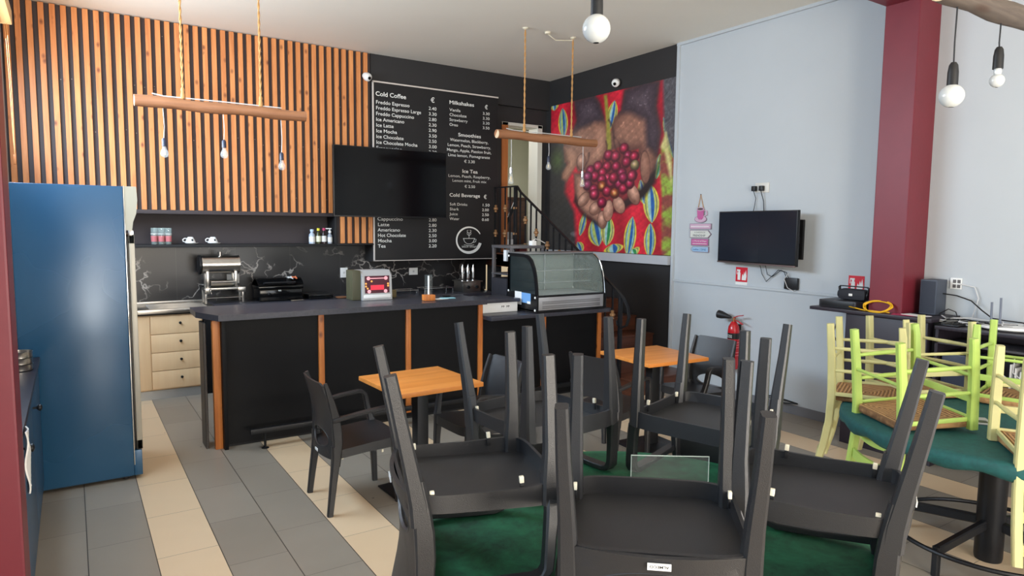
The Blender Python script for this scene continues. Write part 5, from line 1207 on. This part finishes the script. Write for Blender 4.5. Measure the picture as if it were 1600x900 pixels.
ac2('charcoal plastic armchair standing right of the farther wood table, near the white wall', G2, 4.60, 3.83, 0.0, 184.0, **up)

def settle(o, parts, z):
    lo = min((o.matrix_world @ v.co).z for c in o.children if c.name.split('.')[0] in parts for v in c.data.vertices)
    o.location.z += z - lo
for o in [q for q in COL.objects if q.name.startswith('plastic_armchair')]:
    if o.get('group') == G1: settle(o, ('armrest',), 0.7460)

# ================================================================== WOOD TOPPED TABLES
def square_table(x, y, rot, label):
    t = local('square_table', label, 'table', 'square wood topped tables')
    MB().box(-0.30, 0.30, -0.30, 0.30, 0.722, 0.75, 0.003).build('tabletop', M_top, t)
    MB().box(-0.04, 0.04, -0.04, 0.04, 0.02, 0.71, 0.004).build('column', M_iron, t)
    MB().box(-0.21, 0.21, -0.21, 0.21, 0.0, 0.012, 0.004).loft([[(-0.12,-0.12,0.012),(0.12,-0.12,0.012),(0.12,0.12,0.012),(-0.12,0.12,0.012)],[(-0.045,-0.045,0.03),(0.045,-0.045,0.03),(0.045,0.045,0.03),(-0.045,0.045,0.03)]]).build('base', M_iron, t)
    MB().box(-0.16, 0.16, -0.16, 0.16, 0.708, 0.722, 0.003).build('mounting_plate', M_iron, t)
    t.location = (x, y, 0); t.rotation_euler = (0, 0, math.radians(rot)); return t
square_table(1.875, 3.945, 2.5, 'square orange wood table on a black column, nearer the bar corner')
square_table(3.845, 3.80, -4.0, 'square orange wood table on a black column, farther right near the stairs')

# ================================================================== ROUND CLOTH TABLES
def round_table(x, y, R_, m, label, labelc, dz):
    t = thing('round_table', label, 'table', (x, y, 0))
    MB().lathe([(0.001,0.70),(R_-0.01,0.70),(R_-0.005,0.735+dz),(0.001,0.735+dz)], (x,y,0), 64, caps=False).build('tabletop', M_log, t)
    MB().lathe([(0.062,0.0),(0.066,0.02),(0.066,0.69),(0.12,0.70)], (x,y,0), 28).build('column', M_iron, t)
    for a in (86, 172, 266, 352):
        c, s = math.cos(math.radians(a)), math.sin(math.radians(a))
        MB().sweep([(x+0.05*c,y+0.05*s,0.20),(x+0.44*c,y+0.44*s,0.135)], 0.035, 0.05, (-s,c,0)).sweep([(x+0.445*c,y+0.445*s,0.155),(x+0.445*c,y+0.445*s,0.0)], 0.035, 0.03, (-s,c,0)).build('leg', M_iron, t)
    MB().tube([(x+0.47*math.cos(a),y+0.47*math.sin(a),0.135) for a in np.linspace(0, 2*math.pi, 64, endpoint=False)], 0.012, 8, True).build('foot_ring', M_iron, t)
    # fitted cloth drawn under the rim
    b = MB(); n = 128; rings = []
    for r_, z_, wv in ((0.01,0.744,0),(R_*0.5,0.744,0),(R_*0.93,0.744,0),(R_*0.985,0.742,0.0),(R_+0.004,0.733,0.001),(R_+0.008,0.715,0.003),(R_+0.004,0.69,0.006),(R_-0.012,0.672,0.010),(R_-0.03,0.668,0.010),(R_-0.02,0.69,0.004)):
        rings.append([(x+(r_+wv*math.sin(9*a)*0.5+wv*math.sin(23*a+1)*0.5)*math.cos(a), y+(r_+wv*math.sin(9*a)*0.5+wv*math.sin(23*a+1)*0.5)*math.sin(a), z_+(wv*0.9*math.sin(17*a) if r_ > R_*0.9 else 0)) for a in [2*math.pi*k/n for k in range(n)]])
    b.loft(rings, caps=False); b.bm.faces.new([v for v in b.bm.verts][:n][::-1])
    bmesh.ops.translate(b.bm, vec=(0,0,dz), verts=b.bm.verts); o = b.build('tablecloth', m, None, auto=60); tag(o, labelc, 'tablecloth')
    return t
round_table(1.60, 1.62, 0.745, M_velvet, 'round table under dark green velvet carrying upturned charcoal armchairs', 'dark green velvet cover fitted over the nearer round table', 0.0)
round_table(4.05, 1.49, 0.745, M_teal, 'round table under teal cloth on a black column with a circular foot ring', 'teal cloth fitted over the farther right round table', 0.0)
# clear menu holder on the green table, card on the teal table
t = thing('acrylic_holder', 'clear acrylic menu holder standing empty on the green velvet table', 'menu holder', (1.73, 1.62, 0.745))
T = Matrix.Translation((1.725, 1.61, 0.745)) @ Matrix.Rotation(math.radians(-35), 4, 'Z')
for yy in (-0.012, 0.012): MB().box(-0.135, 0.135, yy-0.001, yy+0.001, 0.004, 0.21).transform(T).build('panel', M_acr, t, smooth=False)
MB().box(-0.14, 0.14, -0.04, 0.04, 0.0, 0.004).transform(T).build('foot', M_acr, t, smooth=False)
b = MB(); b.tube([(-0.135,0,0.004),(-0.135,0,0.21),(0.135,0,0.21),(0.135,0,0.004)], 0.0022, 6).transform(T).build('edge', mat('acrylic_edge', (206,222,214), 0.1, alpha=0.7), t)
t = thing('table_card', 'grey card lying on the teal table cloth between the green chairs', 'card', (3.75, 1.68, 0.745))
T = Matrix.Translation((3.95, 1.60, 0.746)) @ Matrix.Rotation(math.radians(-50), 4, 'Z')
MB().box(-0.11, 0.11, -0.07, 0.07, 0, 0.006, 0.002).transform(T).build('card', mat('grey_card', (168,168,172), 0.4), t); MB().box(-0.09, 0.09, -0.05, 0.0, 0.006, 0.007).transform(T).build('printed_area', M_tvb, t)

# ================================================================== PAINTED LADDER BACK CHAIRS
def ladder_chair(m, label, group):
    t = local('ladder_back_chair', label, 'chair', group)
    def post(s): return [(0.0,0.190*s,0.0),(0.012,0.188*s,0.2),(0.018,0.186*s,0.42),(0.008,0.185*s,0.58),(-0.022,0.183*s,0.74),(-0.062,0.18*s,0.89)]
    def px_(z): return np.interp(z, [0,0.2,0.42,0.58,0.74,0.89], [0,0.012,0.018,0.008,-0.022,-0.062])
    for s in (1, -1):
        MB().sweep(post(s), 0.037, [0.038,0.042,0.046,0.044,0.042,0.036]).build('rear_post', m, t)
        MB().sweep([(0.366,0.212*s,0.0),(0.372,0.211*s,0.06),(0.374,0.210*s,0.25),(0.372,0.208*s,0.462)], [0.034,0.038,0.042,0.042], [0.034,0.040,0.044,0.044]).build('leg', m, t)
        for z in (0.145, 0.275): MB().tube([(0.008,0.189*s,z),(0.19,0.202*s,z),(0.37,0.210*s,z)], [0.009,0.012,0.009], 10).build('side_rung', m, t)
        MB().box(0.03, 0.36, 0.197*s-0.005, 0.197*s+0.005, 0.402, 0.424, 0.002).build('seat_rail', m, t)
    MB().tube([(0.37,-0.21,0.19),(0.37,0.21,0.19)], 0.009, 10).build('front_rung', m, t)
    MB().box(0.358, 0.374, -0.2, 0.2, 0.29, 0.325, 0.002).build('front_stretcher', m, t)
    MB().tube([(0.01,-0.188,0.22),(0.01,0.188,0.22)], 0.009, 10).build('rear_rung', m, t)
    MB().box(0.372, 0.384, -0.19, 0.19, 0.402, 0.424, 0.002).build('seat_rail', m, t)
    for z in (0.555, 0.685, 0.82):
        b = MB(); n = 14
        for h_ in (0,): b.loft([[(px_(z)-0.004-0.030*math.sin(math.pi*i/n), -0.176+0.352*i/n, z-0.024), (px_(z)+0.008-0.030*math.sin(math.pi*i/n), -0.176+0.352*i/n, z-0.024), (px_(z+0.03)+0.008-0.030*math.sin(math.pi*i/n), -0.176+0.352*i/n, z+0.020+0.014*math.sin(math.pi*i/n)), (px_(z+0.03)-0.004-0.030*math.sin(math.pi*i/n), -0.176+0.352*i/n, z+0.020+0.014*math.sin(math.pi*i/n))] for i in range(n+1)])
        b.build('back_slat', m, t)
    # rush seat: four ramps meeting at the centre, rounded over the rails
    b = MB(); n = 16; rings = []
    pr = [(0.01,0.450),(0.35,0.453),(0.75,0.457),(0.93,0.458),(0.99,0.453),(1.0,0.440),(0.995,0.424),(0.97,0.414),(0.9,0.412),(0.6,0.420),(0.01,0.428)]
    poly = []
    for (xa, ya), (xb, yb) in (((0.02,-0.178),(0.358,-0.200)),((0.386,-0.188),(0.386,0.188)),((0.358,0.200),(0.02,0.178)),((0.006,0.170),(0.006,-0.170))):
        for i in range(n): poly.append((xa+(xb-xa)*i/n, ya+(yb-ya)*i/n))
    for f, z in pr: rings.append([(0.19+(x-0.19)*f, y*f, z) for x, y in poly])
    b.loft(rings); b.build('rush_seat', M_rush, t, auto=60)
    return t
LC = (0.18, 0, 0.46)
G3 = 'cream painted ladder back chairs upturned on the teal table'; G4 = 'lime painted ladder back chairs upturned on the teal table'
cr = ladder_chair(M_cream, 'cream rush seat chair upturned on the teal table, leftmost, nearest the white wall', G3)
pose(cr, 3.956, 2.147, 0.756, -65.9, -1.2, 0, c0=LC)
r = tree_copy(cr, 'cream rush seat chair upturned at the far side of the teal table'); pose(r, 4.372, 2.075, 0.756, -113.0, -1.0, 0, c0=LC)
r = tree_copy(cr, 'cream rush seat chair upturned on the teal table, nearest at right'); pose(r, 3.640, 1.095, 0.756, 33.1, -0.5, 0.5, c0=LC)
li = ladder_chair(M_lime, 'lime green rush seat chair upturned on the teal table, nearest left with curved slat', G4)
pose(li, 3.660, 1.757, 0.754, -28.0, -4.0, 1.5, c0=LC)
r = tree_copy(li, 'lime green chair upturned at the far right of the teal table'); pose(r, 4.645, 1.60, 0.756, 192.0, -0.5, 0, c0=LC)

for o in [q for q in COL.objects if q.name.startswith('ladder_back_chair')]: settle(o, ('rush_seat',), 0.7455)

# ================================================================== RIGHT HAND DESK
XD = 5.24
t = thing('bar_desk', 'high dark laminate desk with panel front against the right wall and red pillar', 'desk', (5.45, 2.8, 0))
MB().box(XD-0.01, 5.675, 2.39, 3.36, 1.078, 1.105, 0.002).build('top', M_blackdesk, t)
MB().box(XD+0.03, XD+0.05, 2.43, 3.06, 0.0, 1.078, 0.002).build('front_panel', M_blackdesk, t)
MB().box(XD+0.05, 5.35, 2.43, 2.45, 0.0, 1.078).build('end_panel', M_blackdesk, t)
MB().box(XD+0.05, 5.67, 3.04, 3.06, 0.0, 1.078).build('end_panel', M_blackdesk, t)
t = thing('computer_desk', 'dark open fronted computer desk right of the pillar under the router', 'desk', (5.45, 1.7, 0))
MB().box(XD+0.02, 5.675, 0.9, 2.38, 1.035, 1.06, 0.002).build('top', M_blackdesk, t)
MB().box(XD+0.04, 5.67, 0.9, 2.38, 0.93, 0.945, 0.001).build('middle_shelf', mat('desk_shelf_grey', (70,68,72), 0.5), t)
MB().box(5.64, 5.67, 0.9, 2.38, 0.0, 1.03).build('back_panel', M_blackdesk, t)
MB().box(XD+0.04, 5.67, 0.9, 2.38, 0.34, 0.36, 0.001).build('low_shelf', mat('desk_shelf_pale', (150,152,156), 0.5), t)
for y in (0.9, 2.36): MB().box(XD+0.04, 5.67, y, y+0.02, 0, 1.035).build('side_panel', M_blackdesk, t)
t = thing('computer_tower', 'dark blue grey computer tower under the desk right of the panel', 'computer', (5.45, 2.25, 0.36))
MB().box(XD+0.07, 5.6, 2.16, 2.34, 0.362, 0.86, 0.006).build('case', mat('blue_grey_metal', (44,50,66), 0.35), t); MB().lathe([(0.010,XD+0.07),(0.008,XD+0.064)], (0, 2.25, 0.62), 12, 'X').build('power_button', M_signw, t); MB().box(XD+0.066, XD+0.07, 2.2, 2.32, 0.75, 0.80).build('drive_bay', M_tvb, t)
t = thing('black_cabinet_box', 'large black box under the desk at the right photo edge', 'box', (5.45, 1.4, 0.36))
MB().box(XD+0.06, 5.6, 1.15, 1.72, 0.362, 0.925, 0.008).build('body', mat('slate_metal', (40,46,54), 0.35), t); MB().box(XD+0.055, XD+0.06, 1.2, 1.67, 0.40, 0.88, 0.003).build('front', mat('slate_metal', (40,46,54), 0.35), t)
t = thing('desk_printer', 'black office device on the desk shelf between tower and box', 'printer', (5.45, 1.9, 0.36))
MB().box(XD+0.09, 5.6, 1.78, 2.12, 0.362, 0.56, 0.01).build('body', M_tvb, t); MB().box(XD+0.08, XD+0.10, 1.82, 2.08, 0.40, 0.45, 0.003).build('tray', mat('light_grey_plastic', (196,196,196), 0.4), t)
t = thing('desk_stationery', 'white sheaf of papers standing on the low shelf of the desk', 'papers', (5.4, 1.95, 0.57))
for k in range(3): MB().box(XD+0.12, 5.5, 1.86+0.03*k, 1.868+0.03*k, 0.562, 0.80+0.02*k).build('sheet', M_signw, t)
# things on the desk tops
t = thing('black_media_box', 'flat black box on the high desk under the portable speaker', 'box', (5.45, 3.2, 1.105))
MB().box(XD+0.06, 5.60, 3.00, 3.32, 1.107, 1.165, 0.004).build('case', mat('dark_grey_box', (44,42,46), 0.45), t); MB().box(XD+0.056, XD+0.061, 3.02, 3.30, 1.115, 1.157, 0.001).build('front', M_tvb, t)
t = thing('portable_speaker', 'black portable speaker with handle on the flat black box', 'speaker', (5.45, 3.1, 1.165))
MB().box(5.38, 5.49, 2.975, 3.215, 1.168, 1.262, 0.035).build('body', mat('speaker_cloth', (34,36,44), 0.6, bump=0.5, bscale=900), t)
MB().sweep([(5.43,3.215,1.22),(5.43,3.222,1.272),(5.43,3.21,1.282),(5.43,2.985,1.282),(5.43,2.968,1.272),(5.43,2.972,1.22)], 0.03, 0.008, (1,0,0)).build('handle', M_tvb, t)
MB().box(5.377, 5.381, 3.08, 3.11, 1.205, 1.225, 0.001).build('badge', M_signw, t)
for y in (2.971, 3.219): MB().lathe([(0.034,y-0.004),(0.034,y+0.004)], (5.435, 0, 1.215), 20, 'Y').build('end_cap', M_tvb, t)
t = thing('yellow_cable_coil', 'coil of yellow network cable on the high desk before the red pillar', 'cable', (5.30, 2.85, 1.11))
b = MB(); pts = []
for i in range(150):
    a = 2*math.pi*i/38; rr_ = 0.105+0.008*math.sin(i*0.4); pts.append((5.31+0.05*math.cos(a)+0.01*math.sin(i*.13), 2.83+rr_*math.sin(a), 1.150+0.040*math.cos(a)*1.0+0.004*math.sin(i*0.31)))
b.tube(pts, 0.0045, 6).build('coil', M_yel, t)
MB().tube([(5.27,2.90,1.112),(5.26,2.98,1.125),(5.27,3.04,1.13),(5.30,2.95,1.112),(5.30,2.8,1.112),(5.28,2.72,1.115)], 0.0045, 6).build('loose_end', M_yel, t)
for k, (yy, m_, lab) in enumerate(((2.62, mat('pink_red_leaflet', (170,50,84), 0.5), 'pink red leaflet on the high desk below the pillar'), (2.55, M_signw, 'white leaflet half under the cables on the high desk'))):
    b = MB().box(-0.05, 0.05, -0.09, 0.09, 0, 0.003).transform(Matrix.Translation((5.32+0.02*k, yy, 1.106+0.0035*k)) @ Matrix.Rotation(0.3-0.5*k, 4, 'Z')); tag(b.build('leaflet', m_), lab, 'leaflet')
t = thing('desk_speaker', 'tall dark grey speaker box on the desk against the wall right of the pillar', 'speaker', (5.55, 2.55, 1.06))
MB().box(5.50, 5.66, 2.49, 2.61, 1.107, 1.375, 0.005).build('cabinet', mat('speaker_grey', (66,72,84), 0.5), t); MB().box(5.497, 5.50, 2.50, 2.60, 1.12, 1.365, 0.001).build('grille', mat('speaker_grille', (52,58,70), 0.7, bump=0.6, bscale=900), t)
t = thing('wifi_router', 'white wireless router with upright antennas on the desk at right', 'router', (5.45, 2.0, 1.06))
MB().lathe([(0.001,1.062),(0.10,1.062),(0.125,1.075),(0.118,1.09),(0.04,1.10),(0.001,1.10)], (0,0,0), 32, caps=False).transform(Matrix.Translation((5.45,2.0,0)) @ Matrix.Diagonal((1,1.35,1,1))).build('body', M_whitep, t)
for y, h_ in ((2.115,0.155),(2.06,0.19),(1.90,0.16)): MB().sweep([(5.50,y,1.09),(5.505,y+0.005,1.09+h_)], 0.013, 0.012).build('antenna', mat('antenna_grey', (110,116,130), 0.5), t)
t = thing('wall_socket', 'wall socket with open grey face above the desk cables right of the pillar', 'socket', (XW, 2.43, 1.31))
MB().box(XW-0.01, XW, 2.395, 2.475, 1.305, 1.39, 0.002).build('plate', M_whitep, t)
b = MB()
for yy in (2.412, 2.443):
    for zz in (1.315, 1.352): b.box(XW-0.013, XW-0.01, yy-0.010, yy+0.012, zz, zz+0.026, 0.001)
b.build('outlets', mat('socket_grey', (96,92,92), 0.5), t)
MB().tube([(XW-0.015,2.40,1.345),(XW-0.02,2.30,1.33),(XW-0.02,2.27,1.25),(XW-0.02,2.29,1.16),(XW-0.04,2.30,1.07)], 0.0045, 6).build('lead', M_cablew, t)
def cable(pts, r, m, label, nm='loose_cable'): return tag(MB().tube(pts, r, 6).build(nm, m), label, 'cable')
cable([(5.60,2.50,1.27),(5.62,2.40,1.26),(5.62,2.30,1.23),(5.60,2.22,1.17),(5.58,2.14,1.12),(5.56,2.05,1.115),(5.58,1.95,1.11),(5.60,1.85,1.08),(5.62,1.7,1.065)], 0.005, M_cable, 'grey black cable drooping from the tall speaker to the router')
cable([(5.52,2.47,1.12),(5.50,2.40,1.165),(5.48,2.34,1.15),(5.46,2.30,1.066)], 0.004, M_cable, 'short black cable arching at the foot of the tall speaker')
for k in range(7):
    r_ = random.Random(k); pts = []
    for i in range(9): pts.append((5.30+0.3*r_.random(), 2.42-0.06*i+0.05*r_.random(), 1.069+0.010*k*0.6+0.006*r_.random()))
    cable(pts, 0.005, M_cable if k % 2 else M_cablew, ['pale', 'black'][k % 2]+' cable in the tangle on the desk, %s layer' % ['lowest', 'second lowest', 'third lowest', 'middle', 'third highest', 'second highest', 'topmost'][k])
tag(MB().box(5.30, 5.44, 2.24, 2.36, 1.062, 1.072, 0.003).build('black_folder', M_tvb), 'flat black folder under the cable tangle on the desk', 'folder')
for k in range(3): cable([(5.30+0.05*k,2.0-0.1*k,0.90),(5.28,1.98-0.1*k,0.80),(5.29,1.86-0.08*k,0.72),(5.36,1.76,0.70+0.04*k),(5.5,1.74,0.78)], 0.004, M_cablew, 'white lead looping under the desk beside the black box, %s' % ['upper', 'middle', 'lower'][k])
cable([(5.67,3.98,0.16),(5.62,3.94,0.13),(5.60,3.80,0.14),(5.64,3.70,0.12),(5.62,3.85,0.10),(5.66,3.98,0.11),(5.6,4.05,0.12),(5.63,3.9,0.16)], 0.008, M_cable, 'black cable bundle near the skirting of the white wall')
cable([(5.22,3.10,1.02),(5.20,3.12,0.9),(5.215,3.07,0.8),(5.235,3.09,0.6),(5.235,3.085,0.4)], 0.006, M_cable, 'black cable hanging down the desk panel edge beside the cream chair')
